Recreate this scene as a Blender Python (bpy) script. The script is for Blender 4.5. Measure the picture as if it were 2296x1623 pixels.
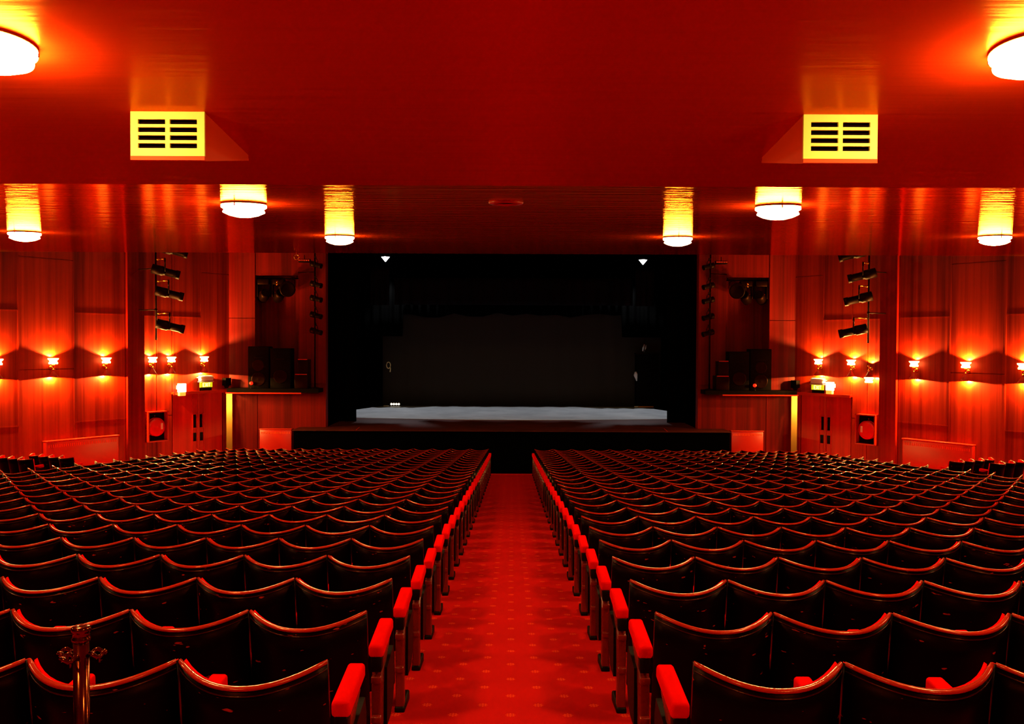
import bpy, math, random
from mathutils import Vector, Matrix

random.seed(7)
for o in list(bpy.data.objects):
    bpy.data.objects.remove(o)
scene = bpy.context.scene
col = scene.collection
PI = math.pi

# ------------------------------------------------------------------ camera, world, exposure
ZC = 3.70                      # eye height; z = 0 is the floor at the foot of the stage
FPX, CX, HY = 1950.0, 1148.0, 770.0
cam_data = bpy.data.cameras.new('camera')
cam_data.sensor_width = 36.0
cam_data.lens = FPX / 2296.0 * 36.0
cam_data.clip_start = 0.05
cam_data.clip_end = 200
cam = bpy.data.objects.new('camera', cam_data)
col.objects.link(cam)
pitch = -math.atan((811.5 - HY) / FPX)
cam.matrix_world = (Matrix.Translation((0, 0, ZC)) @ Matrix.Rotation(PI / 2 + pitch, 4, 'X')
                    @ Matrix.Rotation(math.radians(0.25), 4, 'Z'))
scene.camera = cam
world = bpy.data.worlds.new('world')
scene.world = world
world.use_nodes = True
world.node_tree.nodes['Background'].inputs[0].default_value = (0, 0, 0, 1)
world.node_tree.nodes['Background'].inputs[1].default_value = 0.0
vs = scene.view_settings
vs.view_transform = 'Standard'
vs.look = 'None'
vs.gamma = 1.0
vs.use_curve_mapping = False
vs.exposure = 0.0
try:
    scene.cycles.use_denoising = True
    scene.cycles.max_bounces = 7
    scene.cycles.diffuse_bounces = 4
    scene.cycles.glossy_bounces = 4
    scene.cycles.sample_clamp_indirect = 6.0
    scene.cycles.caustics_reflective = False
    scene.cycles.caustics_refractive = False
except Exception:
    pass

LAMP_STRENGTH = 165.0           # ceiling lamps
UP_POWER, DOWN_POWER = 390.0, 350.0     # wall lamps
STAGE_POWER = 640.0
LIGHT = (1.0, 0.5, 0.10)


# ------------------------------------------------------------------ the lie of the hall
def fall(d):                   # floor drop below the eye, d metres ahead
    return 1.54 + 0.0997 * d - 0.00048 * d * d


def fz(d):
    return ZC - fall(d)


def at(px, py, d):             # photo pixel + distance ahead -> point in the hall
    return Vector(((px - CX) / FPX * d, d, ZC - (py - HY) / FPX * d))


CORNER_X, CORNER_D = 8.33, 25.6
WL = math.hypot(0.69, 1.0)


def ceil_z(d):
    return ZC + (1.60 - 0.079 * d if d < 6.17 else 0.78 + 0.054 * d)


def wall_t(px):                # where the sight line through column px (left half) meets the left wall
    u = (px - CX) / FPX
    d = (CORNER_X + 0.69 * CORNER_D) / (0.69 - u)
    return (CORNER_D - d) * WL


def wp(side, t, off, z):       # point on a side wall: t back from the front corner, off into the room
    x = -(CORNER_X + 0.69 * t / WL) + off / WL
    y = CORNER_D - t / WL - off * 0.69 / WL
    return Vector((x * (1 if side < 0 else -1), y, z))


# ------------------------------------------------------------------ materials
def new_mat(name):
    m = bpy.data.materials.new(name)
    m.use_nodes = True
    nt = m.node_tree
    return m, nt, nt.nodes['Principled BSDF']


def mat(name, rgb, rough=0.5, metal=0.0, spec=0.5, coat=0.0, stint=None, emit=None, strength=0.0, bump=0.0, bscale=80.0, vary=0.0):
    m, nt, b = new_mat(name)
    b.inputs['Base Color'].default_value = (*rgb, 1)
    b.inputs['Roughness'].default_value = rough
    b.inputs['Metallic'].default_value = metal
    b.inputs['Specular IOR Level'].default_value = spec
    b.inputs['Coat Weight'].default_value = coat
    if stint:
        b.inputs['Specular Tint'].default_value = (*stint, 1)
    b.inputs['Coat Roughness'].default_value = 0.08
    if emit:
        b.inputs['Emission Color'].default_value = (*emit, 1)
        b.inputs['Emission Strength'].default_value = strength
    if bump or vary:
        tc = nt.nodes.new('ShaderNodeTexCoord')
        n = nt.nodes.new('ShaderNodeTexNoise')
        n.inputs['Scale'].default_value = bscale
        n.inputs['Detail'].default_value = 4
        nt.links.new(tc.outputs['Object'], n.inputs['Vector'])
        if bump:
            bp = nt.nodes.new('ShaderNodeBump')
            bp.inputs['Strength'].default_value = bump
            bp.inputs['Distance'].default_value = 0.01
            nt.links.new(n.outputs['Fac'], bp.inputs['Height'])
            nt.links.new(bp.outputs['Normal'], b.inputs['Normal'])
        if vary:
            mr = nt.nodes.new('ShaderNodeMapRange')
            mr.inputs['To Min'].default_value = max(0.02, rough - vary)
            mr.inputs['To Max'].default_value = rough + vary
            nt.links.new(n.outputs['Fac'], mr.inputs['Value'])
            nt.links.new(mr.outputs['Result'], b.inputs['Roughness'])
    return m


def wood_mat(name, dark, light, hscale=9.0, rough=0.42, spec=0.35):
    """vertical veneer: fine and broad streaks that run up the wall"""
    m, nt, b = new_mat(name)
    L = nt.links
    tc = nt.nodes.new('ShaderNodeTexCoord')
    mp = nt.nodes.new('ShaderNodeMapping')
    mp.inputs['Scale'].default_value = (hscale, hscale, 0.22)
    L.new(tc.outputs['Object'], mp.inputs['Vector'])
    n1 = nt.nodes.new('ShaderNodeTexNoise')
    n1.inputs['Scale'].default_value = 1.0
    n1.inputs['Detail'].default_value = 5
    n1.inputs['Roughness'].default_value = 0.62
    L.new(mp.outputs['Vector'], n1.inputs['Vector'])
    mp2 = nt.nodes.new('ShaderNodeMapping')
    mp2.inputs['Scale'].default_value = (hscale * 0.22, hscale * 0.22, 0.05)
    L.new(tc.outputs['Object'], mp2.inputs['Vector'])
    n2 = nt.nodes.new('ShaderNodeTexNoise')
    n2.inputs['Scale'].default_value = 1.0
    n2.inputs['Detail'].default_value = 2
    L.new(mp2.outputs['Vector'], n2.inputs['Vector'])
    mx = nt.nodes.new('ShaderNodeMath')
    mx.operation = 'ADD'
    L.new(n1.outputs['Fac'], mx.inputs[0])
    L.new(n2.outputs['Fac'], mx.inputs[1])
    cr = nt.nodes.new('ShaderNodeValToRGB')
    cr.color_ramp.elements[0].position = 0.36
    cr.color_ramp.elements[1].position = 0.64
    cr.color_ramp.elements[0].color = (*dark, 1)
    cr.color_ramp.elements[1].color = (*light, 1)
    hf = nt.nodes.new('ShaderNodeMath')
    hf.operation = 'MULTIPLY'
    hf.inputs[1].default_value = 0.5
    L.new(mx.outputs[0], hf.inputs[0])
    L.new(hf.outputs[0], cr.inputs['Fac'])
    L.new(cr.outputs['Color'], b.inputs['Base Color'])
    b.inputs['Roughness'].default_value = rough
    b.inputs['Specular IOR Level'].default_value = spec
    return m


def carpet_mat():
    """red wool carpet with small pale stars set in a diamond lattice"""
    m, nt, b = new_mat('red_carpet')
    L = nt.links

    def math_node(op, a=None, bb=None):
        n = nt.nodes.new('ShaderNodeMath')
        n.operation = op
        for i, v in enumerate((a, bb)):
            if v is None:
                continue
            if isinstance(v, (int, float)):
                n.inputs[i].default_value = v
            else:
                L.new(v, n.inputs[i])
        return n.outputs[0]

    tc = nt.nodes.new('ShaderNodeTexCoord')
    sp = nt.nodes.new('ShaderNodeSeparateXYZ')
    L.new(tc.outputs['Object'], sp.inputs[0])
    masks = []
    for ox, oy in ((0.0, 0.0), (0.5, 0.5)):
        u = math_node('SUBTRACT', math_node('FRACT', math_node('ADD', math_node('DIVIDE', sp.outputs[0], 0.308), 40.0 + ox)), 0.5)
        v = math_node('SUBTRACT', math_node('FRACT', math_node('ADD', math_node('DIVIDE', sp.outputs[1], 0.330), 40.0 + oy)), 0.5)
        x = math_node('MULTIPLY', u, 0.308)
        y = math_node('MULTIPLY', v, 0.330)
        r = math_node('SQRT', math_node('ADD', math_node('MULTIPLY', x, x), math_node('MULTIPLY', y, y)))
        ang = math_node('ARCTAN2', y, x)
        pet = math_node('ADD', math_node('MULTIPLY', math_node('COSINE', math_node('MULTIPLY', ang, 8.0)), 0.006), 0.023)
        star = math_node('LESS_THAN', r, pet)
        hole = math_node('GREATER_THAN', math_node('ABSOLUTE', math_node('SUBTRACT', r, 0.011)), 0.003)
        masks.append(math_node('MULTIPLY', star, hole))
    mk = math_node('MAXIMUM', masks[0], masks[1])
    n = nt.nodes.new('ShaderNodeTexNoise')
    n.inputs['Scale'].default_value = 260
    n.inputs['Detail'].default_value = 3
    L.new(tc.outputs['Object'], n.inputs['Vector'])
    n2 = nt.nodes.new('ShaderNodeTexNoise')
    n2.inputs['Scale'].default_value = 1.6
    n2.inputs['Detail'].default_value = 4
    L.new(tc.outputs['Object'], n2.inputs['Vector'])
    base = nt.nodes.new('ShaderNodeMix')
    base.data_type = 'RGBA'
    base.inputs['A'].default_value = (0.40, 0.0024, 0.0012, 1)
    base.inputs['B'].default_value = (0.60, 0.0036, 0.0020, 1)
    L.new(math_node('ADD', math_node('MULTIPLY', n.outputs['Fac'], 0.5), math_node('MULTIPLY', n2.outputs['Fac'], 0.5)), base.inputs['Factor'])
    mix = nt.nodes.new('ShaderNodeMix')
    mix.data_type = 'RGBA'
    L.new(mk, mix.inputs['Factor'])
    L.new(base.outputs['Result'], mix.inputs['A'])
    mix.inputs['B'].default_value = (0.75, 0.045, 0.008, 1)
    L.new(mix.outputs['Result'], b.inputs['Base Color'])
    b.inputs['Roughness'].default_value = 0.95
    b.inputs['Specular IOR Level'].default_value = 0.05
    bp = nt.nodes.new('ShaderNodeBump')
    bp.inputs['Strength'].default_value = 0.4
    bp.inputs['Distance'].default_value = 0.004
    L.new(n.outputs['Fac'], bp.inputs['Height'])
    L.new(bp.outputs['Normal'], b.inputs['Normal'])
    return m


def ceiling_mat(name='red_gloss_ceiling', rough=0.11, ior=2.4):
    """red gloss paint rolled on in long sideways strokes"""
    m, nt, b = new_mat(name)
    L = nt.links
    tc = nt.nodes.new('ShaderNodeTexCoord')
    mp = nt.nodes.new('ShaderNodeMapping')
    mp.inputs['Scale'].default_value = (0.7, 9.0, 1.0)
    L.new(tc.outputs['Object'], mp.inputs['Vector'])
    n = nt.nodes.new('ShaderNodeTexNoise')
    n.inputs['Scale'].default_value = 1.5
    n.inputs['Detail'].default_value = 4
    n.inputs['Roughness'].default_value = 0.5
    L.new(mp.outputs['Vector'], n.inputs['Vector'])
    bp = nt.nodes.new('ShaderNodeBump')
    bp.inputs['Strength'].default_value = 0.35
    bp.inputs['Distance'].default_value = 0.011
    L.new(n.outputs['Fac'], bp.inputs['Height'])
    df = nt.nodes.new('ShaderNodeBsdfDiffuse')
    df.inputs['Color'].default_value = (0.60, 0.032, 0.003, 1)
    gl = nt.nodes.new('ShaderNodeBsdfGlossy')       # red-tinted lacquer
    gl.inputs['Color'].default_value = (1.0, 0.34, 0.05, 1)
    gl.inputs['Roughness'].default_value = rough
    fr = nt.nodes.new('ShaderNodeFresnel')
    fr.inputs['IOR'].default_value = ior
    mx = nt.nodes.new('ShaderNodeMixShader')
    for n_ in (df, gl, fr):
        L.new(bp.outputs['Normal'], n_.inputs['Normal'])
    L.new(fr.outputs[0], mx.inputs[0])
    L.new(df.outputs[0], mx.inputs[1])
    L.new(gl.outputs[0], mx.inputs[2])
    L.new(mx.outputs[0], nt.nodes['Material Output'].inputs['Surface'])
    nt.nodes.remove(b)
    return m


def gloss_black_mat():
    """black varnished ply with small scuffs worn through to red wood"""
    m, nt, b = new_mat('black_varnish')
    L = nt.links
    tc = nt.nodes.new('ShaderNodeTexCoord')
    oi = nt.nodes.new('ShaderNodeObjectInfo')
    ad = nt.nodes.new('ShaderNodeVectorMath')
    ad.operation = 'ADD'
    L.new(tc.outputs['Object'], ad.inputs[0])
    L.new(oi.outputs['Location'], ad.inputs[1])
    mp = nt.nodes.new('ShaderNodeMapping')
    mp.inputs['Scale'].default_value = (9, 9, 30)
    L.new(ad.outputs[0], mp.inputs['Vector'])
    n = nt.nodes.new('ShaderNodeTexNoise')
    n.inputs['Scale'].default_value = 1.6
    n.inputs['Detail'].default_value = 2
    L.new(mp.outputs['Vector'], n.inputs['Vector'])
    cr = nt.nodes.new('ShaderNodeValToRGB')
    cr.color_ramp.elements[0].position = 0.715
    cr.color_ramp.elements[1].position = 0.735
    cr.color_ramp.elements[0].color = (0.0018, 0.0002, 0.0001, 1)
    cr.color_ramp.elements[1].color = (0.30, 0.012, 0.003, 1)
    L.new(n.outputs['Fac'], cr.inputs['Fac'])
    L.new(cr.outputs['Color'], b.inputs['Base Color'])
    b.inputs['Roughness'].default_value = 0.34
    b.inputs['Specular IOR Level'].default_value = 0.05
    b.inputs['Specular Tint'].default_value = (1.0, 0.15, 0.05, 1)
    return m


def pale_floor_mat():
    m, nt, b = new_mat('grey_dance_floor')
    L = nt.links
    tc = nt.nodes.new('ShaderNodeTexCoord')
    n = nt.nodes.new('ShaderNodeTexNoise')
    n.inputs['Scale'].default_value = 1.1
    n.inputs['Detail'].default_value = 6
    n.inputs['Roughness'].default_value = 0.7
    L.new(tc.outputs['Object'], n.inputs['Vector'])
    cr = nt.nodes.new('ShaderNodeValToRGB')
    cr.color_ramp.elements[0].position = 0.3
    cr.color_ramp.elements[1].position = 0.7
    cr.color_ramp.elements[0].color = (0.26, 0.28, 0.31, 1)
    cr.color_ramp.elements[1].color = (0.46, 0.48, 0.51, 1)
    L.new(n.outputs['Fac'], cr.inputs['Fac'])
    L.new(cr.outputs['Color'], b.inputs['Base Color'])
    b.inputs['Roughness'].default_value = 0.45
    return m


M = {}
M['carpet'] = carpet_mat()
M['ceiling'] = ceiling_mat()
M['ceiling_satin'] = ceiling_mat('red_satin_ceiling', 0.27, 1.7)
M['wood'] = wood_mat('red_wood_veneer', (0.14, 0.0036, 0.0006), (0.48, 0.025, 0.0022), spec=0.15)
M['wood_dark'] = wood_mat('dark_red_wood_veneer', (0.07, 0.0012, 0.0004), (0.20, 0.004, 0.0007), hscale=12, spec=0.15)
M['wood_pilaster'] = wood_mat('shaded_pilaster_veneer', (0.12, 0.0022, 0.0005), (0.32, 0.007, 0.001), hscale=10, spec=0.1)  # veneer darkened so the shade on the pilaster sits in its colour
M['door_wood'] = wood_mat('door_veneer', (0.40, 0.006, 0.001), (0.75, 0.016, 0.002), hscale=7)
M['trim'] = mat('red_varnished_trim', (0.55, 0.02, 0.003), 0.3, spec=0.5, bump=0.05)
M['black_ply'] = gloss_black_mat()
M['rail'] = mat('polished_mahogany_rail', (0.38, 0.012, 0.0016), 0.17, spec=0.6, coat=0.0, stint=(1.0, 0.45, 0.2), bump=0.12, bscale=60, vary=0.08)
M['rail_dark'] = mat('dark_polished_bead', (0.03, 0.001, 0.0003), 0.2, spec=0.5, stint=(1.0, 0.45, 0.2), bump=0.1, bscale=60)
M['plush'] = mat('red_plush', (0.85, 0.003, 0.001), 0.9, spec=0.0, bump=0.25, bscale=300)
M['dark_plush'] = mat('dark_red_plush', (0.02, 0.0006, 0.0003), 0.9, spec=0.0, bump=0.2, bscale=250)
M['frame_wood'] = mat('brown_varnished_frame', (0.17, 0.007, 0.002), 0.3, spec=0.5, coat=0.3, bump=0.08, bscale=40, vary=0.1)
M['black_iron'] = mat('black_painted_iron', (0.004, 0.0005, 0.0004), 0.5, spec=0.1, bump=0.05)
M['black_cloth'] = mat('black_wool_serge', (0.001, 0.001, 0.001), 1.0, spec=0.0, bump=0.3, bscale=120)
M['navy_cloth'] = mat('blue_black_velour', (0.008, 0.009, 0.014), 1.0, spec=0.05, bump=0.3, bscale=120)
M['backcloth'] = mat('dark_brown_backcloth', (0.040, 0.033, 0.027), 1.0, spec=0.0, bump=0.2, bscale=40)
M['black_paint'] = mat('matt_black_paint', (0.0030, 0.0012, 0.0010), 0.7, spec=0.04, bump=0.05)
M['black_metal'] = mat('black_lantern_metal', (0.004, 0.0009, 0.0006), 0.45, spec=0.12, stint=(1.0, 0.25, 0.08), bump=0.05)
M['stage_boards'] = wood_mat('dark_stage_boards', (0.035, 0.003, 0.0015), (0.075, 0.006, 0.003), hscale=3, rough=0.5, spec=0.2)
M['grey_floor'] = pale_floor_mat()
M['lamp_glass'] = mat('glowing_lamp_glass', (0.9, 0.8, 0.6), 0.3, emit=(1.0, 0.62, 0.2), strength=LAMP_STRENGTH, bump=0.02)
M['cup_glass'] = mat('glowing_cup_glass', (0.9, 0.8, 0.6), 0.3, emit=(1.0, 0.58, 0.14), strength=16.0, bump=0.02)
M['brass'] = mat('polished_brass', (0.80, 0.33, 0.06), 0.22, metal=1.0, bump=0.05, bscale=30)
M['chrome'] = mat('warm_chrome', (0.16, 0.03, 0.008), 0.16, metal=1.0, bump=0.03, bscale=40)
M['bell'] = mat('red_enamel_bell', (0.35, 0.012, 0.003), 0.3, bump=0.03)
M['cream'] = mat('cream_paint', (0.95, 0.90, 0.12), 0.5, bump=0.05)
M['vent_red'] = mat('red_vent_paint', (0.92, 0.075, 0.008), 0.5, spec=0.1, bump=0.05)
M['void'] = mat('dark_duct', (0.008, 0.0015, 0.001), 0.9, spec=0.0, bump=0.05)
M['heater'] = mat('red_heater_enamel', (0.50, 0.010, 0.002), 0.3, bump=0.03)
M['white_plastic'] = mat('white_plastic', (0.85, 0.82, 0.75), 0.4, bump=0.02)
M['lit_white'] = mat('lit_white_diffuser', (0.9, 0.9, 0.85), 0.4, emit=(1.0, 0.9, 0.7), strength=1.6, bump=0.02)
M['lit_amber'] = mat('lit_amber_diffuser', (0.9, 0.7, 0.3), 0.4, emit=(1.0, 0.55, 0.05), strength=0.9, bump=0.02)
M['sign_face'] = mat('lit_exit_face', (0.5, 0.6, 0.05), 0.4, emit=(0.75, 0.85, 0.01), strength=0.8, bump=0.02)
M['sign_text'] = mat('lit_exit_letters', (0.9, 0.9, 0.7), 0.4, emit=(1.0, 1.0, 0.45), strength=1.3, bump=0.02)
M['stage_lens'] = mat('white_floodlight_lens', (0.9, 0.9, 0.9), 0.3, emit=(0.9, 0.95, 1.0), strength=5.0, bump=0.02)
M['white_cable'] = mat('white_cable', (0.8, 0.8, 0.82), 0.5, bump=0.05)
M['tan_rope'] = mat('tan_rope', (0.95, 0.75, 0.35), 0.7, bump=0.2)
M['orange_wood'] = mat('orange_batten_wood', (0.75, 0.28, 0.05), 0.6, bump=0.1)
M['red_glow'] = mat('red_pilot_lens', (0.8, 0.02, 0.01), 0.3, emit=(1.0, 0.02, 0.005), strength=1.2, bump=0.02)
M['hose_red'] = mat('red_hose_drum', (0.75, 0.004, 0.002), 0.35, bump=0.05)
M['passage'] = mat('cream_passage_wall', (0.85, 0.50, 0.10), 0.7, bump=0.05)


# ------------------------------------------------------------------ mesh building
class MB:
    def __init__(self):
        self.v, self.f, self.s, self.m = [], [], [], []
        self.xf = Matrix.Identity(4)

    def add(self, vs_, fs, smooth=False, mi=0):
        b = len(self.v)
        self.v += [self.xf @ Vector(p) for p in vs_]
        for f in fs:
            self.f.append([b + i for i in f])
            self.s.append(smooth)
            self.m.append(mi)
        return self

    def box(self, lo, hi, mi=0):
        x0, y0, z0 = lo
        x1, y1, z1 = hi
        vs_ = [(x0, y0, z0), (x1, y0, z0), (x1, y1, z0), (x0, y1, z0), (x0, y0, z1), (x1, y0, z1), (x1, y1, z1), (x0, y1, z1)]
        return self.add(vs_, [(0, 3, 2, 1), (4, 5, 6, 7), (0, 1, 5, 4), (1, 2, 6, 5), (2, 3, 7, 6), (3, 0, 4, 7)], mi=mi)

    def hexa(self, p, mi=0):   # eight corners in box order
        return self.add(p, [(0, 3, 2, 1), (4, 5, 6, 7), (0, 1, 5, 4), (1, 2, 6, 5), (2, 3, 7, 6), (3, 0, 4, 7)], mi=mi)

    def rbox(self, lo, hi, r, n=3, mi=0):
        """box with rounded vertical-section edges all round: stacked rounded rectangles"""
        x0, y0, z0 = lo
        x1, y1, z1 = hi
        rings = []
        prof = [(r * (1 - math.sin(a)), r * (1 - math.cos(a))) for a in [PI / 2 * i / n for i in range(n + 1)]]
        # prof: (inset, height) from bottom edge; start with inset r at height 0
        levels = [(ins, z0 + h) for ins, h in prof] + [(ins, z1 - h) for ins, h in reversed(prof)]
        for ins, z in levels:
            ring = []
            rr = r
            for cx, cy, a0 in ((x1 - rr, y1 - rr, 0), (x0 + rr, y1 - rr, PI / 2), (x0 + rr, y0 + rr, PI), (x1 - rr, y0 + rr, 1.5 * PI)):
                for i in range(n + 1):
                    a = a0 + PI / 2 * i / n
                    ring.append((cx + (rr - ins) * math.cos(a), cy + (rr - ins) * math.sin(a), z))
            rings.append(ring)
        self.loft(rings, True, True, True, mi)
        return self

    def loft(self, rings, closed=True, cap=True, smooth=True, mi=0):
        n = len(rings[0])
        vs_ = [p for r in rings for p in r]
        fs = []
        for k in range(len(rings) - 1):
            for i in range(n if closed else n - 1):
                j = (i + 1) % n
                fs.append((k * n + i, k * n + j, (k + 1) * n + j, (k + 1) * n + i))
        self.add(vs_, fs, smooth, mi)
        if cap:
            b = len(self.v) - len(vs_)
            self.f.append([b + i for i in range(n)][::-1])
            self.f.append([b + (len(rings) - 1) * n + i for i in range(n)])
            self.s += [False, False]
            self.m += [mi, mi]
        return self

    def lathe(self, prof, n=24, c=(0, 0, 0), cap=True, smooth=True, mi=0):
        rings = [[(c[0] + r * math.cos(2 * PI * i / n), c[1] + r * math.sin(2 * PI * i / n), c[2] + z) for i in range(n)] for r, z in prof]
        return self.loft(rings, True, cap, smooth, mi)

    def tube(self, pts, r, n=8, cap=True, closed=False, mi=0):
        pts = [Vector(p) for p in pts]
        rings = []
        m = len(pts)
        for k, p in enumerate(pts):
            if closed:
                t = (pts[(k + 1) % m] - pts[k - 1]).normalized()
            else:
                t = (pts[min(k + 1, m - 1)] - pts[max(k - 1, 0)]).normalized()
            up = Vector((0, 0, 1)) if abs(t.z) < 0.95 else Vector((1, 0, 0))
            a = t.cross(up).normalized()
            b = t.cross(a).normalized()
            rr = r[k] if isinstance(r, (list, tuple)) else r
            rings.append([p + a * rr * math.cos(2 * PI * i / n) + b * rr * math.sin(2 * PI * i / n) for i in range(n)])
        if closed:
            rings.append(rings[0])
            cap = False
        return self.loft(rings, True, cap, True, mi)

    def prism(self, poly, axis, a0, a1, mi=0):
        """poly of 2D points extruded along axis 'x','y','z'"""
        def mk(p, a):
            return {'x': (a, p[0], p[1]), 'y': (p[0], a, p[1]), 'z': (p[0], p[1], a)}[axis]
        n = len(poly)
        vs_ = [mk(p, a0) for p in poly] + [mk(p, a1) for p in poly]
        fs = [tuple(range(n))[::-1], tuple(range(n, 2 * n))] + [(i, (i + 1) % n, n + (i + 1) % n, n + i) for i in range(n)]
        return self.add(vs_, fs, mi=mi)

    def mesh(self, name, mats):
        me = bpy.data.meshes.new(name)
        me.from_pydata([tuple(p) for p in self.v], [], self.f)
        for m in (mats if isinstance(mats, (list, tuple)) else [mats]):
            me.materials.append(m)
        me.polygons.foreach_set('use_smooth', self.s)
        me.polygons.foreach_set('material_index', self.m)
        me.update()
        return me

    def build(self, name, m, parent=None, loc=None, fix=True):
        me = self.mesh(name, m)
        if fix:
            import bmesh
            bm = bmesh.new()
            bm.from_mesh(me)
            bmesh.ops.recalc_face_normals(bm, faces=bm.faces)
            bm.to_mesh(me)
            bm.free()
        return link(name, me, parent, loc)


def link(name, data, parent=None, loc=None):
    o = bpy.data.objects.new(name, data)
    col.objects.link(o)
    if parent:
        o.parent = parent
    if loc is not None:
        o.location = loc
    return o


def tag(o, label, cat, group=None, kind=None):
    o['label'] = label
    o['category'] = cat
    if group:
        o['group'] = group
    if kind:
        o['kind'] = kind
    return o


def struct(o):
    o['kind'] = 'structure'
    return o


def thing(name, label, cat, loc=(0, 0, 0), rz=0.0, group=None):
    o = link(name, None, None, loc)
    o.rotation_euler = (0, 0, rz)
    return tag(o, label, cat, group)


def copy_tree(o, parent=None):
    c = o.copy()
    col.objects.link(c)
    if parent:
        c.parent = parent
    for ch in o.children:
        copy_tree(ch, c)
    return c


def frame(origin, xdir, ydir):
    """matrix with local x,y along the given directions"""
    x = Vector(xdir).normalized()
    y = Vector(ydir)
    y = (y - x * y.dot(x)).normalized()
    z = x.cross(y)
    m = Matrix.Identity(4)
    for i in range(3):
        m[i][0], m[i][1], m[i][2], m[i][3] = x[i], y[i], z[i], origin[i]
    return m


def lamp_light(name, kind, energy, color, parent, loc, rot=(0, 0, 0), size=0.01, angle=None, blend=0.1):
    ld = bpy.data.lights.new(name, kind)
    ld.energy = energy
    ld.color = color
    ld.shadow_soft_size = size
    if kind == 'SPOT':
        ld.spot_size = angle
        ld.spot_blend = blend
    o = link(name, ld, parent, loc)
    o.rotation_euler = rot
    return o


SIDE = {-1: 'left', 1: 'right'}

# ------------------------------------------------------------------ setting: floor, ceiling, walls
mb = MB()
nd = 60
vs_, fs = [], []
for i in range(nd + 1):
    d = -3.2 + (28.0 + 3.2) * i / nd
    for j in range(9):
        vs_.append((-15.5 + 31 * j / 8, d, fz(d)))
for i in range(nd):
    for j in range(8):
        a = i * 9 + j
        fs.append((a, a + 1, a + 10, a + 9))
mb.add(vs_, fs, True)
struct(mb.build('floor', M['carpet']))

mb = MB()
poly = [(-3.2, ceil_z(-3.2)), (6.17, ceil_z(6.17)), (16.0, ceil_z(16.0)), (16.0, ceil_z(16) + 0.9), (-3.2, ceil_z(16) + 0.9)]
mb.prism(poly, 'x', -15.4, 15.4)
mb.m[2] = 1                     # the sloping rear part is satin, the front part gloss
struct(mb.build('ceiling', [M['ceiling'], M['ceiling_satin']]))

mb = MB()
mb.box((-15.5, 15.9, ZC + 5.0), (15.5, 26.6, ZC + 5.2))
struct(mb.build('ceiling_hall', M['wood_dark']))

Z0, Z1 = -0.5, ZC + 5.0
LINTEL = ZC - 1.44              # underside of the door canopy
DOOR_T0, DOOR_T1 = 0.22, 1.90


def wall_slab(mb, side, t0, t1, o0, o1, z0, z1, mi=0):
    p = [wp(side, t0, o0, z0), wp(side, t1, o0, z0), wp(side, t1, o1, z0), wp(side, t0, o1, z0),
         wp(side, t0, o0, z1), wp(side, t1, o0, z1), wp(side, t1, o1, z1), wp(side, t0, o1, z1)]
    mb.hexa(p, mi)


for side in (-1, 1):
    mb = MB()
    # core, with the doorway left open
    wall_slab(mb, side, DOOR_T1, 9.7, -0.25, 0.0, Z0, Z1)
    wall_slab(mb, side, 0.0, DOOR_T1, -0.25, 0.0, LINTEL, Z1)
    wall_slab(mb, side, 0.10, DOOR_T0, -0.25, 0.0, Z0, LINTEL)
    # veneer panels with shadow gaps; middle panels stand prouder
    G = 0.012
    cols = [(0.0, 0.97, [ZC + 1.98]), (0.97, 1.90, [ZC + 0.70]), (1.90, 2.38, [ZC + 0.70, ZC - 2.02]),
            (2.38, 2.79, [ZC + 0.70, ZC - 2.02]), (3.28, 4.65, [ZC + 0.72, ZC - 2.02]), (4.65, 6.00, [ZC + 2.02, ZC - 0.68]),
            (6.00, 7.40, [ZC + 0.74, ZC - 2.02]), (7.40, 9.10, [ZC + 2.02])]
    for t0, t1, cuts in cols:
        zs = [Z0] + sorted(cuts) + [Z1]
        for k in range(len(zs) - 1):
            lo, hi = zs[k], zs[k + 1]
            if t1 <= DOOR_T1:
                if hi <= LINTEL:
                    continue
                lo = max(lo, LINTEL)
            th = 0.022
            wall_slab(mb, side, t0 + G, t1 - G, 0.0, th, lo + (G if k else 0), hi - G)
    # slim beads between the columns and under the middle panels
    for tb in (0.97, 4.65, 6.00, 7.40):
        wall_slab(mb, side, tb - 0.016, tb + 0.016, 0.0, 0.028, (LINTEL + 0.1) if tb < 1.9 else Z0, Z1)
    for (t0, t1, z) in ((3.28, 4.65, ZC + 0.72), (3.28, 4.65, ZC - 2.02), (6.0, 7.4, ZC + 0.74), (6.0, 7.4, ZC - 2.02),
                        (0.97, 1.90, ZC + 0.70), (1.90, 2.79, ZC + 0.70), (2.5, 2.79, ZC - 2.02)):
        wall_slab(mb, side, t0 + 0.02, t1 - 0.02, 0.0, 0.029, z - 0.012, z + 0.012)
    struct(mb.build('wall_' + SIDE[side], M['wood']))
    mb = MB()                    # pilaster
    wall_slab(mb, side, 2.79, 3.27, 0.0, 0.115, Z0, Z1)
    struct(mb.build('trim_pilaster_' + SIDE[side], M['wood_pilaster']))
    # the wall behind, running back under the balcony
    mb = MB()
    x = wp(side, 9.6, 0, 0)
    s = 1 if side > 0 else -1
    xs = sorted((x.x, x.x + s * 0.2))
    mb.box((xs[0], -3.2, Z0), (xs[1], x.y + 0.05, Z1))
    struct(mb.build('wall_rear_' + SIDE[side], M['wood_dark']))

mb = MB()
mb.box((-15.4, -3.4, Z0), (15.4, -3.2, Z1))
struct(mb.build('wall_back', M['wood']))

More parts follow.
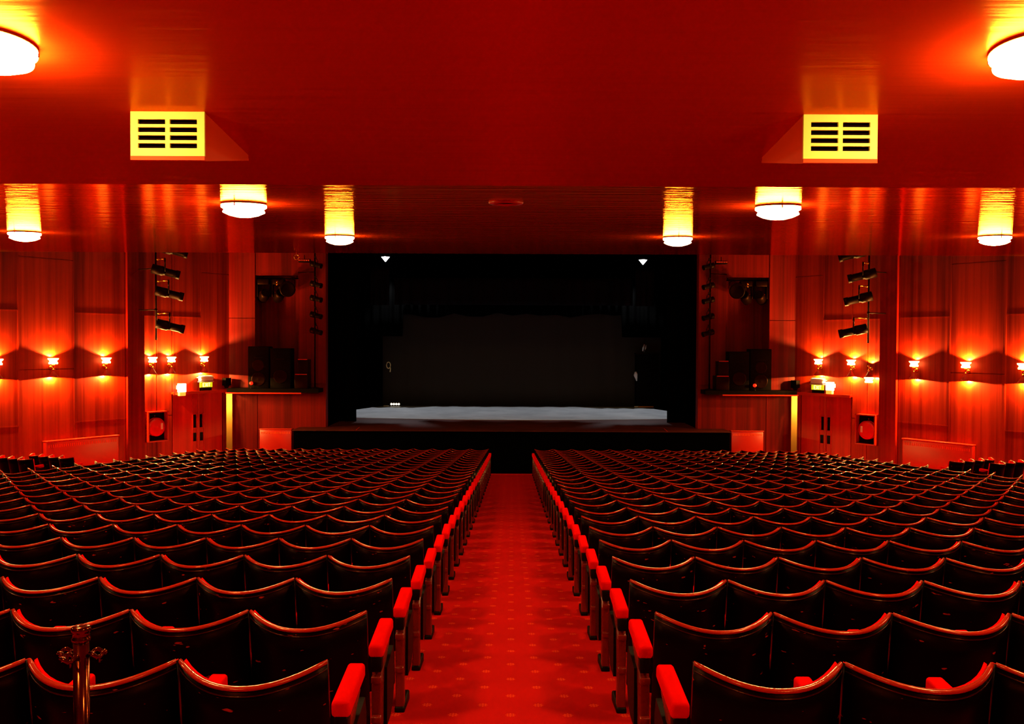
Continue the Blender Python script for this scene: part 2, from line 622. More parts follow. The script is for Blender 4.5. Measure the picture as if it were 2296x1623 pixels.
# front wall: two bays with a tall recess each, and the header over the stage opening
STAGE_Z = ZC - 2.485
SHELF_TOP, SHELF_BOT = ZC - 1.33, ZC - 1.475
REC_X0, REC_X1, REC_TOP = 7.55, 6.29, ZC + 1.97
OPEN_X = 5.47
mb = MB()
for s in (-1, 1):
    def bx(xa, xb, ya, yb, za, zb):
        lo, hi = sorted((s * xa, s * xb))
        mb.box((lo, ya, za), (hi, yb, zb))
    bx(8.24, REC_X0, 25.6, 25.85, Z0, Z1)
    bx(8.50, 8.24, 25.6, 25.85, LINTEL + 0.02, Z1)
    bx(REC_X0, REC_X1, 25.6, 25.85, REC_TOP, Z1)
    bx(REC_X0, REC_X1, 25.6, 25.85, Z0, SHELF_BOT)
    bx(REC_X1, OPEN_X, 25.6, 25.85, Z0, Z1)
    # recess lining
    bx(REC_X0 + 0.02, REC_X1 - 0.02, 26.25, 26.35, SHELF_BOT - 0.1, REC_TOP + 0.1)
    bx(REC_X0 + 0.12, REC_X0, 25.85, 26.3, SHELF_BOT - 0.1, REC_TOP + 0.1)
    bx(REC_X1, REC_X1 - 0.12, 25.85, 26.3, SHELF_BOT - 0.1, REC_TOP + 0.1)
    bx(REC_X0, REC_X1, 25.85, 26.3, REC_TOP, REC_TOP + 0.1)
    # veneer face panels
    for xa, xb, za, zb in ((8.37, REC_X0 + 0.012, ZC + 0.72, Z1), (8.37, REC_X0 + 0.012, SHELF_TOP, ZC + 0.70),
                           (REC_X1 - 0.012, OPEN_X + 0.01, ZC - 1.20, Z1), (8.20, 7.50, Z0, SHELF_BOT - 0.03),
                           (7.48, OPEN_X + 0.01, Z0, SHELF_BOT - 0.03)):
        bx(xa, xb, 25.575, 25.6, za, zb)
mb.box((-OPEN_X, 25.6, ZC + 2.9), (OPEN_X, 25.85, Z1))
struct(mb.build('wall_front', M['wood_dark']))

# stage platform with apron
mb = MB()
mb.box((-6.22, 24.75, -0.4), (6.22, 25.58, STAGE_Z - 0.03))
mb.box((-5.46, 25.58, -0.4), (5.46, 36.0, STAGE_Z - 0.03))
st = struct(mb.build('stage_floor_front', M['black_cloth']))
st.name = 'floor_stage_platform'
mb = MB()
mb.rbox((-6.25, 24.70, STAGE_Z - 0.03), (6.25, 25.57, STAGE_Z), 0.012)
mb.box((-5.46, 25.57, STAGE_Z - 0.03), (5.46, 36.0, STAGE_Z))
struct(mb.build('floor_stage', M['stage_boards']))
mb = MB()
for s in (-1, 1):
    mb.hexa([(s * 4.42, 24.70, STAGE_Z), (s * 4.44, 24.70, STAGE_Z), (s * 4.49, 25.55, STAGE_Z), (s * 4.47, 25.55, STAGE_Z),
             (s * 4.42, 24.70, STAGE_Z + 0.006), (s * 4.44, 24.70, STAGE_Z + 0.006), (s * 4.49, 25.55, STAGE_Z + 0.006), (s * 4.47, 25.55, STAGE_Z + 0.006)])
struct(mb.build('trim_1', M['trim']))
mb = MB()
front = [(-5.9, 28.9)] + [(-5.9 + 11.8 * i / 16, 28.9 - 0.75 * math.sin(PI * i / 16)) for i in range(1, 16)] + [(5.9, 28.9)]
mb.prism(front + [(5.9, 31.9), (5.05, 34.2), (-5.05, 34.2), (-5.9, 31.9)], 'z', STAGE_Z, STAGE_Z + 0.008)
tag(mb.build('dance_floor', M['grey_floor']), 'pale grey dance floor covering laid over the stage boards', 'dance floor')

# stage house
mb = MB()
mb.box((-9.2, 26.0, STAGE_Z - 1.0), (-9.0, 36.2, ZC + 6))
mb.box((9.0, 26.0, STAGE_Z - 1.0), (9.2, 36.2, ZC + 6))
mb.box((-9.2, 36.0, STAGE_Z - 1.0), (9.2, 36.2, ZC + 6))
mb.box((-9.2, 25.85, ZC + 5.8), (9.2, 36.2, ZC + 6))
struct(mb.build('wall_stage_house', M['black_paint']))


def drape(name, x0, x1, y, z0, z1, m, label, cat, pleat=0.30, depth=0.07, hem=None, group=None):
    """hanging cloth with soft pleats; hem(u) lifts or drops the lower edge"""
    mb = MB()
    n = max(24, int((x1 - x0) / pleat * 10))
    front_, back_ = [], []
    rows = 6
    vs_, fs = [], []
    for side_ in (0, 1):
        for k in range(rows + 1):
            for i in range(n + 1):
                u = i / n
                x = x0 + (x1 - x0) * u
                yy = y + depth * math.sin(2 * PI * (x - x0) / pleat + 0.7 * math.sin(3.1 * x)) * (0.6 + 0.4 * (1 - k / rows)) + side_ * 0.012
                zb = z0 + (hem(u) if hem else 0)
                vs_.append((x, yy, zb + (z1 - zb) * k / rows))
    w = n + 1
    off = w * (rows + 1)
    for k in range(rows):
        for i in range(n):
            a = k * w + i
            fs.append((a, a + 1, a + w + 1, a + w))
            fs.append((off + a, off + a + w, off + a + w + 1, off + a + 1))
    for i in range(n):
        fs.append((i, off + i, off + i + 1, i + 1))
        a = rows * w + i
        fs.append((a, a + 1, off + a + 1, off + a))
    for k in range(rows):
        for i in (0, n):
            a = k * w + i
            fs.append((a, a + w, off + a + w, off + a))
    mb.add(vs_, fs, True)
    return tag(mb.build(name, m), label, cat, group)


for s in (-1, 1):
    xs = sorted((s * 4.92, s * 6.9))
    drape('stage_leg_curtain', xs[0], xs[1], 27.5, STAGE_Z, ZC + 4.5, M['black_cloth'],
          f'black masking curtain at the front of the stage, {SIDE[s]} side', 'curtain')
    xs = sorted((-5.04, -7.6) if s < 0 else (5.80, 8.2))
    drape('stage_leg_curtain', xs[0], xs[1], 33.9, STAGE_Z + 0.01, ZC + 4.5, M['black_cloth'],
          f'black masking curtain deeper on the stage, {SIDE[s]} side behind the front one', 'curtain')
    xs = sorted((s * 4.3, s * 4.95))
    drape('hanging_banner', xs[0], xs[1], 30.4, ZC + 1.32, ZC + 2.64, M['navy_cloth'],
          f'faint blue-black cloth panel hung above the {SIDE[s]} side of the stage', 'curtain', pleat=0.2, depth=0.03)

rnd = random.Random(3)
jag = [rnd.uniform(-0.12, 0.12) for _ in range(30)]


def ragged(u):
    k = u * 22
    i = int(k)
    e = jag[i] + (jag[i + 1] - jag[i]) * (k - i)
    return -0.8 if (u < 0.16 or u > 0.84) else e * 0.8


drape('border_curtain', -6.0, 6.0, 32.6, ZC + 1.05, ZC + 4.5, M['black_cloth'],
      'black overhead border curtain with ragged lower edge before the backcloth', 'curtain', hem=ragged)
drape('pleated_border', -4.15, 4.25, 30.7, ZC + 1.35, ZC + 2.3, M['navy_cloth'],
      'short blue-black pleated border hanging high across the stage', 'curtain', pleat=0.42)
drape('backcloth', -7.0, 7.0, 34.6, STAGE_Z, ZC + 4.0, M['backcloth'],
      'dark brown backcloth hanging across the rear of the stage', 'backdrop', pleat=0.8, depth=0.015)
drape('header_curtain', -6.2, 6.2, 27.0, ZC + 2.78, ZC + 4.6, M['black_cloth'],
      'black valance across the top of the stage opening', 'curtain', pleat=0.5)

# ------------------------------------------------------------------ theatre seats
SW = 0.515                       # seat pitch
ROWP, ROW1, NROW = 0.80, 2.94, 27
AISLE = 0.62


def back_y(u, z):
    return -0.17 * (1 - abs(u) ** 2.1) * (0.85 + 0.15 * (z / 0.76)) + (0.76 - z) * 0.13


def back_top(u):
    return 0.752 - 0.030 * (1 - u * u)


def half_w(z):
    return 0.2525 + (0.76 - z) * 0.006


def seat_backrest(n=16, rows=5, pad=False):
    """curved shell of the back, or the plush pad on its front"""
    mb = MB()
    y0, th, zlo, dz, uw = (0.0225, 0.020, 0.34, -0.005, 0.965) if pad else (0.0, 0.022, 0.17, 0.0, 1.0)
    vs_, fs = [], []
    for s_ in (0, 1):
        for k in range(rows + 1):
            for i in range(n + 1):
                u = -1 + 2 * i / n
                z = zlo + (back_top(u) + dz - zlo) * k / rows
                vs_.append((u * half_w(z) * uw, back_y(u, z) + y0 + s_ * th, z))
    w = n + 1
    off = w * (rows + 1)
    for k in range(rows):
        for i in range(n):
            a = k * w + i
            fs.append((a, a + 1, a + w + 1, a + w))
            fs.append((off + a, off + a + w, off + a + w + 1, off + a + 1))
        for i in (0, n):
            a = k * w + i
            fs.append((a, a + w, off + a + w, off + a))
    for i in range(n):
        fs.append((i, off + i, off + i + 1, i + 1))
        a = rows * w + i
        fs.append((a, a + 1, off + a + 1, off + a))
    mb.add(vs_, fs, True)
    return mb


def seat_rail(n=20, simple=False, bead=False):
    """rounded capping along the top of the back, or the fine bead that runs below it"""
    mb = MB()
    if bead:
        prof = [(0.001, -0.026), (-0.003, -0.0245), (-0.003, -0.0215), (0.001, -0.020)]
    elif simple:
        prof = [(-0.003, -0.004), (-0.005, 0.001), (0.001, 0.006), (0.017, 0.006), (0.024, 0.0), (0.023, -0.005)]
    else:
        prof = [(-0.003, -0.005), (-0.005, -0.001), (-0.003, 0.004), (0.002, 0.007), (0.011, 0.008), (0.018, 0.006), (0.0235, 0.001), (0.0235, -0.005)]
    rings = []
    for i in range(n + 1):
        u = -1 + 2 * i / n
        z = back_top(u)
        # run the moulding square to the curve
        du = 0.01
        dx = half_w(z) * du * 2
        dy = back_y(min(1, u + du), z) - back_y(max(-1, u - du), z)
        if u in (-1, 1):
            dx = half_w(z) * du
        ln = math.hypot(dx, dy)
        nx, ny = -dy / ln, dx / ln
        sc = min(1.0, 0.55 + abs(1 - abs(u)) * 6)
        rings.append([(u * half_w(z) + nx * p * sc * 0.6, back_y(u, z) + ny * p, z + q) for p, q in prof])
    mb.loft(rings, True, True, True)
    return mb


def seat_cushion():
    mb = MB()
    mb.xf = Matrix.Translation((0, 0.13, 0.24)) @ Matrix.Rotation(-0.12, 4, 'X')
    mb.rbox((-0.222, 0.0, 0.0), (0.222, 0.10, 0.30), 0.035)
    return mb


def seat_armrest():
    mb = MB()
    mb.xf = Matrix.Translation((0, 0.10, 0.535)) @ Matrix.Rotation(0.07, 4, 'X')
    mb.rbox((-0.034, 0.0, -0.02), (0.034, 0.33, 0.038), 0.014)
    return mb


def seat_bracket():
    mb = MB()
    mb.rbox((-0.024, 0.102, 0.450), (0.024, 0.16, 0.518), 0.006, 2)
    return mb


def seat_leg():
    """varnished standard: a shaped upright that bows forward under the arm"""
    mb = MB()
    rings = []
    for z, y0, y1, hw in ((0.0, 0.120, 0.190, 0.023), (0.12, 0.124, 0.186, 0.023), (0.30, 0.126, 0.182, 0.024), (0.40, 0.124, 0.20, 0.024), (0.46, 0.162, 0.28, 0.024), (0.513, 0.162, 0.38, 0.024)):
        r = 0.008
        rings.append([(-hw + r, y0, z), (hw - r, y0, z), (hw, y0 + r, z), (hw, y1 - r, z), (hw - r, y1, z), (-hw + r, y1, z), (-hw, y1 - r, z), (-hw, y0 + r, z)])
    mb.loft(rings, True, True, False)
    mb.rbox((-0.022, 0.099, 0.40), (0.022, 0.13, 0.43), 0.004, 2)
    mb.rbox((-0.022, 0.10, 0.22), (0.022, 0.13, 0.25), 0.004, 2)
    return mb


def seat_foot():
    mb = MB()
    mb.rbox((-0.027, 0.11, -0.03), (0.027, 0.36, 0.030), 0.01, 2)
    return mb


def seat_side_panel():
    mb = MB()
    pts = [(0.195, 0.44), (0.40, 0.47), (0.43, 0.40)]
    for i in range(9):
        a = -i / 8 * PI / 2
        pts.append((0.29 + 0.14 * math.cos(a), 0.30 + 0.13 * math.sin(a)))
    pts += [(0.195, 0.17)]
    mb.prism(pts, 'x', -0.017, 0.017)
    return mb


def fixed(mb, name, m):
    o = mb.build(name, m)
    me = o.data
    bpy.data.objects.remove(o)
    return me


SEAT = {
    'backrest': fixed(seat_backrest(), 'backrest', M['black_ply']),
    'top_rail': fixed(seat_rail(), 'top_rail', M['rail']),
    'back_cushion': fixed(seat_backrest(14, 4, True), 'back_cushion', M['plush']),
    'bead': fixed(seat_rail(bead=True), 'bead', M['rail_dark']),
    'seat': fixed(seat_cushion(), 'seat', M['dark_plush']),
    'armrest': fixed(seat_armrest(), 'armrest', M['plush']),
    'arm_bracket': fixed(seat_bracket(), 'arm_bracket', M['black_iron']),
    'leg': fixed(seat_leg(), 'leg', M['frame_wood']),
    'foot': fixed(seat_foot(), 'foot', M['black_iron']),
    'side_panel': fixed(seat_side_panel(), 'side_panel', M['black_iron']),
}


def make_seat(arm_x, end):
    """arm_x: where the standard and armrest stand; end: with the aisle panel"""
    root = link('theatre_seat', None)
    link('backrest', SEAT['backrest'], root)
    link('top_rail', SEAT['top_rail'], root)
    link('bead', SEAT['bead'], root)
    link('back_cushion', SEAT['back_cushion'], root)
    link('seat', SEAT['seat'], root)
    dz = 0.0 if end else -0.045
    link('armrest', SEAT['armrest'], root, (arm_x, 0, dz))
    link('arm_bracket', SEAT['arm_bracket'], root, (arm_x, 0, dz))
    lg = link('leg', SEAT['leg'], root, (arm_x, 0, dz))
    link('foot', SEAT['foot'], lg, (0, 0, -dz))
    if end:
        link('side_panel', SEAT['side_panel'], root, (arm_x + (0.02 if arm_x > 0 else -0.02), 0, 0))
    return root


ORD = ['zeroth', 'first', 'second', 'third', 'fourth', 'fifth', 'sixth', 'seventh', 'eighth', 'ninth', 'tenth', 'eleventh', 'twelfth',
       'thirteenth', 'fourteenth', 'fifteenth', 'sixteenth', 'seventeenth', 'eighteenth', 'nineteenth', 'twentieth']

spots = []
for r in range(NROW):
    d = ROW1 + ROWP * r
    nseat = 15 if r < NROW - 1 else 14
    for k in range(nseat):
        xc = AISLE + SW / 2 + SW * k
        if (xc - SW / 2 - 0.03) / (d + 0.1) * FPX > 1165:
            continue
        for s in (-1, 1):
            spots.append((r, k, s, xc, d))
N_SINGLE = 286
protos = {}
slope_cache = {}
rest = []
for i, (r, k, s, xc, d) in enumerate(spots):
    if i >= N_SINGLE:
        rest.append((r, k, s, xc, d))
        continue
    key = (s, k == 0)
    if key not in protos:
        o = protos[key] = make_seat(-s * (0.2775 if k == 0 else SW / 2), k == 0)
    else:
        o = copy_tree(protos[key])
    o.location = (s * xc, d, fz(d + 0.12))
    row = ORD[r + 1]
    if k == 0:
        lab = f'black aisle seat with red armrest, {SIDE[s]} block, {row} row from the camera'
    else:
        lab = f'black theatre seat, {SIDE[s]} block, {row} row from the camera, {ORD[k + 1]} from the aisle'
    tag(o, lab, 'seat', f'black theatre seats in the {SIDE[s]} block')

# the farther rows, too many to single out
mb = MB()
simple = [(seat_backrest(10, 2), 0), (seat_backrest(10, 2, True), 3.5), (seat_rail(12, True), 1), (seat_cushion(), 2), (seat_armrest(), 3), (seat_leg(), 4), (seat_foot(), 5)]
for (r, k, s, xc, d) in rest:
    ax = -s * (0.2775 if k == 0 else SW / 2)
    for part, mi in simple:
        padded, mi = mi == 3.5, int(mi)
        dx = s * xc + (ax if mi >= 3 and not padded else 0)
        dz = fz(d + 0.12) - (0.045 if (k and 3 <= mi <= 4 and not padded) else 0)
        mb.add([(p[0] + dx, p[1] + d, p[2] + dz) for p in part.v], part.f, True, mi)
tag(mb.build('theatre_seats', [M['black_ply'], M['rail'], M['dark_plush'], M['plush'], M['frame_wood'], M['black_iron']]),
    'farther rows of black theatre seats in front of the stage', 'seats', kind='stuff')

# angled side-block seats beyond the side aisles
for s in (-1, 1):
    a = math.radians(40)
    f = Vector((-s * math.sin(a), math.cos(a)))
    rdir = Vector((s * math.cos(a), math.sin(a)))
    for row, (bx_, by_, n) in enumerate(((9.45, 18.45, 4), (9.95, 17.80, 3))):
        for k in range(n):
            x = s * bx_ + rdir.x * SW * k
            y = by_ + rdir.y * SW * k
            o = make_seat(s * SW / 2, False)
            o.location = (x, y, fz(y + 0.1) + 0.03)
            o.rotation_euler = (0, 0, s * a)
            tag(o, f'angled black seat with red armrest by the {SIDE[s]} heater, {"front" if row == 0 else "rear"} row, {ORD[k + 1]} from the stage end'
                if False else
                f'angled side-block seat under the {SIDE[s]} wall, {("far", "near")[row]} row, {ORD[k + 1]} from the centre', 'seat',
                f'angled seats under the {SIDE[s]} wall')

# ------------------------------------------------------------------ ceiling lamps
def make_lamp():
    root = link('ceiling_lamp', None)
    m = MB()
    m.lathe([(0.05, 0.02), (0.05, -0.011), (0.182, -0.012), (0.187, -0.013), (0.187, -0.0155), (0.15, -0.016)], 40)
    m.build('rim', M['cream'], root)
    m = MB()
    m.lathe([(0.182, -0.016), (0.187, -0.022), (0.186, -0.038), (0.166, -0.050), (0.163, -0.062), (0.173, -0.072), (0.171, -0.080), (0.12, -0.104), (0.06, -0.118), (0.012, -0.122)], 40)
    m.build('glass_dome', M['lamp_glass'], root)
    m = MB()
    for a in (0.4, 2.5, 4.6):
        m.rbox((0.184 * math.cos(a) - 0.006, 0.184 * math.sin(a) - 0.006, -0.040), (0.184 * math.cos(a) + 0.006, 0.184 * math.sin(a) + 0.006, -0.014), 0.003, 2)
    m.build('clip', M['brass'], root)
    return root


lamp_sites = [(-2.27, 3.80, 'large lit ceiling lamp cut off by the frame, near the left air vent'),
              (2.27, 3.80, 'large lit ceiling lamp cut off by the frame, near the right air vent'),
              (-2.28, 7.40, 'round lit ceiling lamp in the middle pair, left of the unlit ring'),
              (2.25, 7.40, 'round lit ceiling lamp in the middle pair, right of the unlit ring'),
              (-2.25, 11.35, 'small lit ceiling lamp above the left edge of the stage opening'),
              (2.14, 11.30, 'small lit ceiling lamp above the right edge of the stage opening'),
              (-6.10, 10.90, 'lit ceiling lamp over the outer left seats, beside the reflected glow'),
              (6.00, 10.85, 'lit ceiling lamp over the outer right seats, beside the reflected glow'),
              (-2.27, 0.2, 'added unseen ceiling lamp behind the camera, left of the aisle'),  # pair behind the camera, added to brighten carpet and near ceiling
              (2.27, 0.2, 'added unseen ceiling lamp behind the camera, right of the aisle'),
              (-6.1, 5.2, 'added ceiling lamp over the outer left seats out of the frame'),  # out-of-view pair, added to lift the light on seats and carpet
              (6.1, 5.2, 'added ceiling lamp over the outer right seats out of the frame')]
added_hall_sites = [(-4.5, 19.5, 'added unseen lamp high over the left front stalls'), (4.5, 19.5, 'added unseen lamp high over the right front stalls'),  # unseen lamps beyond the balcony, added to brighten the far aisle
              (0.0, 21.5, 'added unseen lamp high over the front of the aisle')]
proto = None
for x, d, lab in lamp_sites:
    if proto is None:
        o = proto = make_lamp()
    else:
        o = copy_tree(proto)
    o.location = (x, d, ceil_z(d))
    o.rotation_euler = (math.atan(-0.079 if d < 6.17 else 0.054), 0, 0)
    tag(o, lab, 'lamp', 'round ceiling lamps')

for x, d, lab in added_hall_sites:
    o = copy_tree(proto)
    o.location = (x, d, ZC + 5.0)
    o.rotation_euler = (0, 0, 0)
    tag(o, lab, 'lamp', 'round ceiling lamps')

# unlit recessed ring
t = thing('recessed_downlight', 'unlit dark recessed ring in the middle of the red ceiling', 'downlight', (-0.056, 7.26, ceil_z(7.26)))
t.rotation_euler = (math.atan(0.054), 0, 0)
m = MB()
pr = [(0.095, 0.0), (0.10, -0.012), (0.125, -0.018), (0.14, -0.012), (0.145, 0.0), (0.12, 0.004), (0.095, 0.0)]
m.lathe(pr, 32, cap=False)
m.build('ring', M['trim'], t)
m = MB()
m.lathe([(0.094, -0.002), (0.05, -0.004), (0.01, -0.004)], 32)
m.build('baffle', M['void'], t)

# ------------------------------------------------------------------ air vents under the near ceiling
for s, xc in ((-1, -1.848), (1, 1.752)):
    y0, y1 = 4.68, 5.46
    zt0, zb, zt1 = ceil_z(y0), ZC + 0.995, ceil_z(y1)
    t = thing('air_vent', f'wedge-shaped air vent with cream slotted face on the ceiling, {SIDE[s]} one', 'vent', (xc, y0, ceil_z(y0)))
    m = MB()
    w = 0.198
    h = zb - zt0
    m.prism([(0.05, 0.01), (0.05, h), (y1 - y0, zt1 - zt0 - 0.02), (y1 - y0, zt1 - zt0 + 0.005)], 'x', -w + 0.003, w - 0.003)
    for e_ in (-1, 1):
        a_, b_ = sorted((e_ * (w - 0.012), e_ * (w - 0.003)))
        m.box((a_, 0.010, h), (b_, 0.052, 0.004))
    m.build('body', M['vent_red'], t)
    m = MB()
    fr = [(-w, -w + 0.04), (-0.012, 0.012), (w - 0.04, w)]
    for a, b in fr:
        m.box((a, -0.004, h), (b, 0.012, 0.004))
    ys = [0.004, -0.040]
    nslot, sh, pitch_ = 4, 0.026, 0.0425
    zc_ = -0.040
    edges = []
    z = 0.004
    for k in range(nslot):
        top = zc_ - pitch_ * k
        edges.append((top, z))
        z = top - sh
    edges.append((h, z))
    for lo, hi in edges:
        for a, b in ((-w + 0.04, -0.012), (0.012, w - 0.04)):
            m.box((a, -0.004, lo), (b, 0.012, hi))
    m.build('grille', M['cream'], t)
    m = MB()
    m.box((-w + 0.014, 0.040, h + 0.004), (w - 0.014, 0.0495, 0.0))
    for k in range(nslot):
        top = zc_ - pitch_ * k - sh * 0.55
        m.box((-w + 0.03, 0.010, top - 0.0025), (w - 0.03, 0.045, top + 0.0025))
    m.build('duct_opening', M['void'], t)
    m = MB()
    m.prism([(-0.006, h - 0.022), (-0.006, h), (0.02, h), (y1 - y0, zt1 - zt0 - 0.02), (y1 - y0, zt1 - zt0 - 0.034), (0.02, h - 0.022)], 'x', -w, w)
    m.build('bottom_plate', M['vent_red'], t)

# ------------------------------------------------------------------ wall lamps
def make_sconce(flip=False):
    """local: x out from the wall, z up; wall plane at x = -0.16"""
    root = link('wall_lamp', None)
    m = MB()
    m.tube([(-0.12, 0, 0), (-0.06, 0, -0.012), (0, 0, 0)], 0.012, 8)
    m.xf = Matrix.Translation((-0.115, 0, 0)) @ Matrix.Rotation(PI / 2, 4, 'Y')
    m.lathe([(0.05, -0.008), (0.05, 0.004), (0.03, 0.014), (0.012, 0.02)], 20)
    m.build('arm', M['brass'], root)
    m = MB()
    m.lathe([(0.012, -0.075), (0.034, -0.066), (0.034, -0.048), (0.016, -0.040), (0.014, 0.0), (0.016, 0.034), (0.036, 0.044), (0.036, 0.060), (0.02, 0.068), (0.05, 0.078)], 20)
    m.build('stem', M['brass'], root)
    m = MB()
    m.lathe([(0.022, -0.072), (0.034, -0.10), (0.062, -0.15), (0.098, -0.205), (0.112, -0.235), (0.106, -0.235), (0.05, -0.15)], 28, cap=False)
    m.build('bell_shade', M['bell'], root)
    m = MB()
    cz = 0.08 if not flip else -0.385
    m.lathe([(0.03, cz), (0.100, cz), (0.104, cz + 0.035), (0.085, cz + 0.055), (0.085, cz + 0.085), (0.118, cz + 0.115), (0.122, cz + 0.14), (0.09, cz + 0.14)], 28)
    m.build('glass_cup', M['cup_glass'], root)
    up = lamp_light('up_light', 'SPOT', UP_POWER, LIGHT, root, (-0.072, 0, 0.245 if not flip else 0.13), (PI, 0, 0), 0.02, math.radians(146), 0.28)
    dn = lamp_light('down_light', 'SPOT', DOWN_POWER, LIGHT, root, (-0.072, 0.13 if flip else 0, -0.245), (0, 0, 0), 0.012, math.radians(172), 0.03)
    return root


for side, pxs in ((-1, [(-2, ''), (122, ''), (240, ''), (343, ''), (385, ''), (458, '')]),
                  (1, [(2290, ''), (2163, ''), (2048, ''), (1948, 'flip'), (1908, ''), (1835, '')])):
    names = [f'lit brass wall lamp cut by the {SIDE[side]} edge of the frame',
             f'lit brass wall lamp above the large heater, {SIDE[side]} wall, second from the frame edge',
             f'lit brass wall lamp on the panel before the {SIDE[side]} pilaster',
             f'lit brass wall lamp just past the {SIDE[side]} pilaster, over the hose reel',
             f'lit brass wall lamp beside the corner of the {SIDE[side]} door canopy',
             f'lit brass wall lamp directly above the {SIDE[side]} exit sign']
    if side > 0:
        names[3] = 'brass wall lamp with its white cup hung underneath, past the right pilaster'
    for (px, fl), lab in zip(pxs, names):
        lp = px if side < 0 else 2296 - px
        tt = wall_t(lp) + 0.11
        o = make_sconce(bool(fl))
        p = wp(side, tt, 0.150, ZC - 0.63)
        o.location = p
        nrm = wp(side, tt, 1.0, 0) - wp(side, tt, 0.0, 0)
        o.rotation_euler = (0, 0, math.atan2(nrm.y, nrm.x))
        tag(o, lab, 'wall lamp', 'brass wall lamps')


# ------------------------------------------------------------------ things along the side walls
def wall_frame(side, t, z, off=0.0):
    """matrix: local x runs towards the stage along the wall, y out from the wall, z up"""
    o = wp(side, t, off, z)
    xd = (wp(side, t - 1, 0, 0) - wp(side, t, 0, 0)).normalized()
    yd = (wp(side, t, 1, 0) - wp(side, t, 0, 0)).normalized()
    mtx = Matrix.Identity(4)
    for i, v in enumerate((xd, yd, Vector((0, 0, 1)))):
        for k in range(3):
            mtx[k][i] = v[k]
        mtx[i][3] = o[i]
    return mtx


def wthing(name, label, cat, side, t, z, group=None):
    """thing on a side wall; left wall axes are right-handed after a half-turn, so build in local metres"""
    o = link(name, None)
    tag(o, label, cat, group)
    mt = wall_frame(side, t, z)
    o.location = mt.translation
    o['kind_side'] = side
    del o['kind_side']
    yd = mt.col[1].to_3d()
    o.rotation_euler = (0, 0, math.atan2(yd.y, yd.x) - PI / 2)
    return o


# in wthing-local axes: y out of the wall, z up; +x is towards the stage on the RIGHT wall? use sgn to place
def sx(side):
    # local x for "towards the stage": rotation keeps (x, y, z) right-handed with y out of the wall
    mt = wall_frame(side, 1.0, 0)
    xd, yd = mt.col[0].to_3d(), mt.col[1].to_3d()
    lx = Vector((yd.y, -yd.x, 0))
    return 1 if lx.dot(xd) > 0 else -1


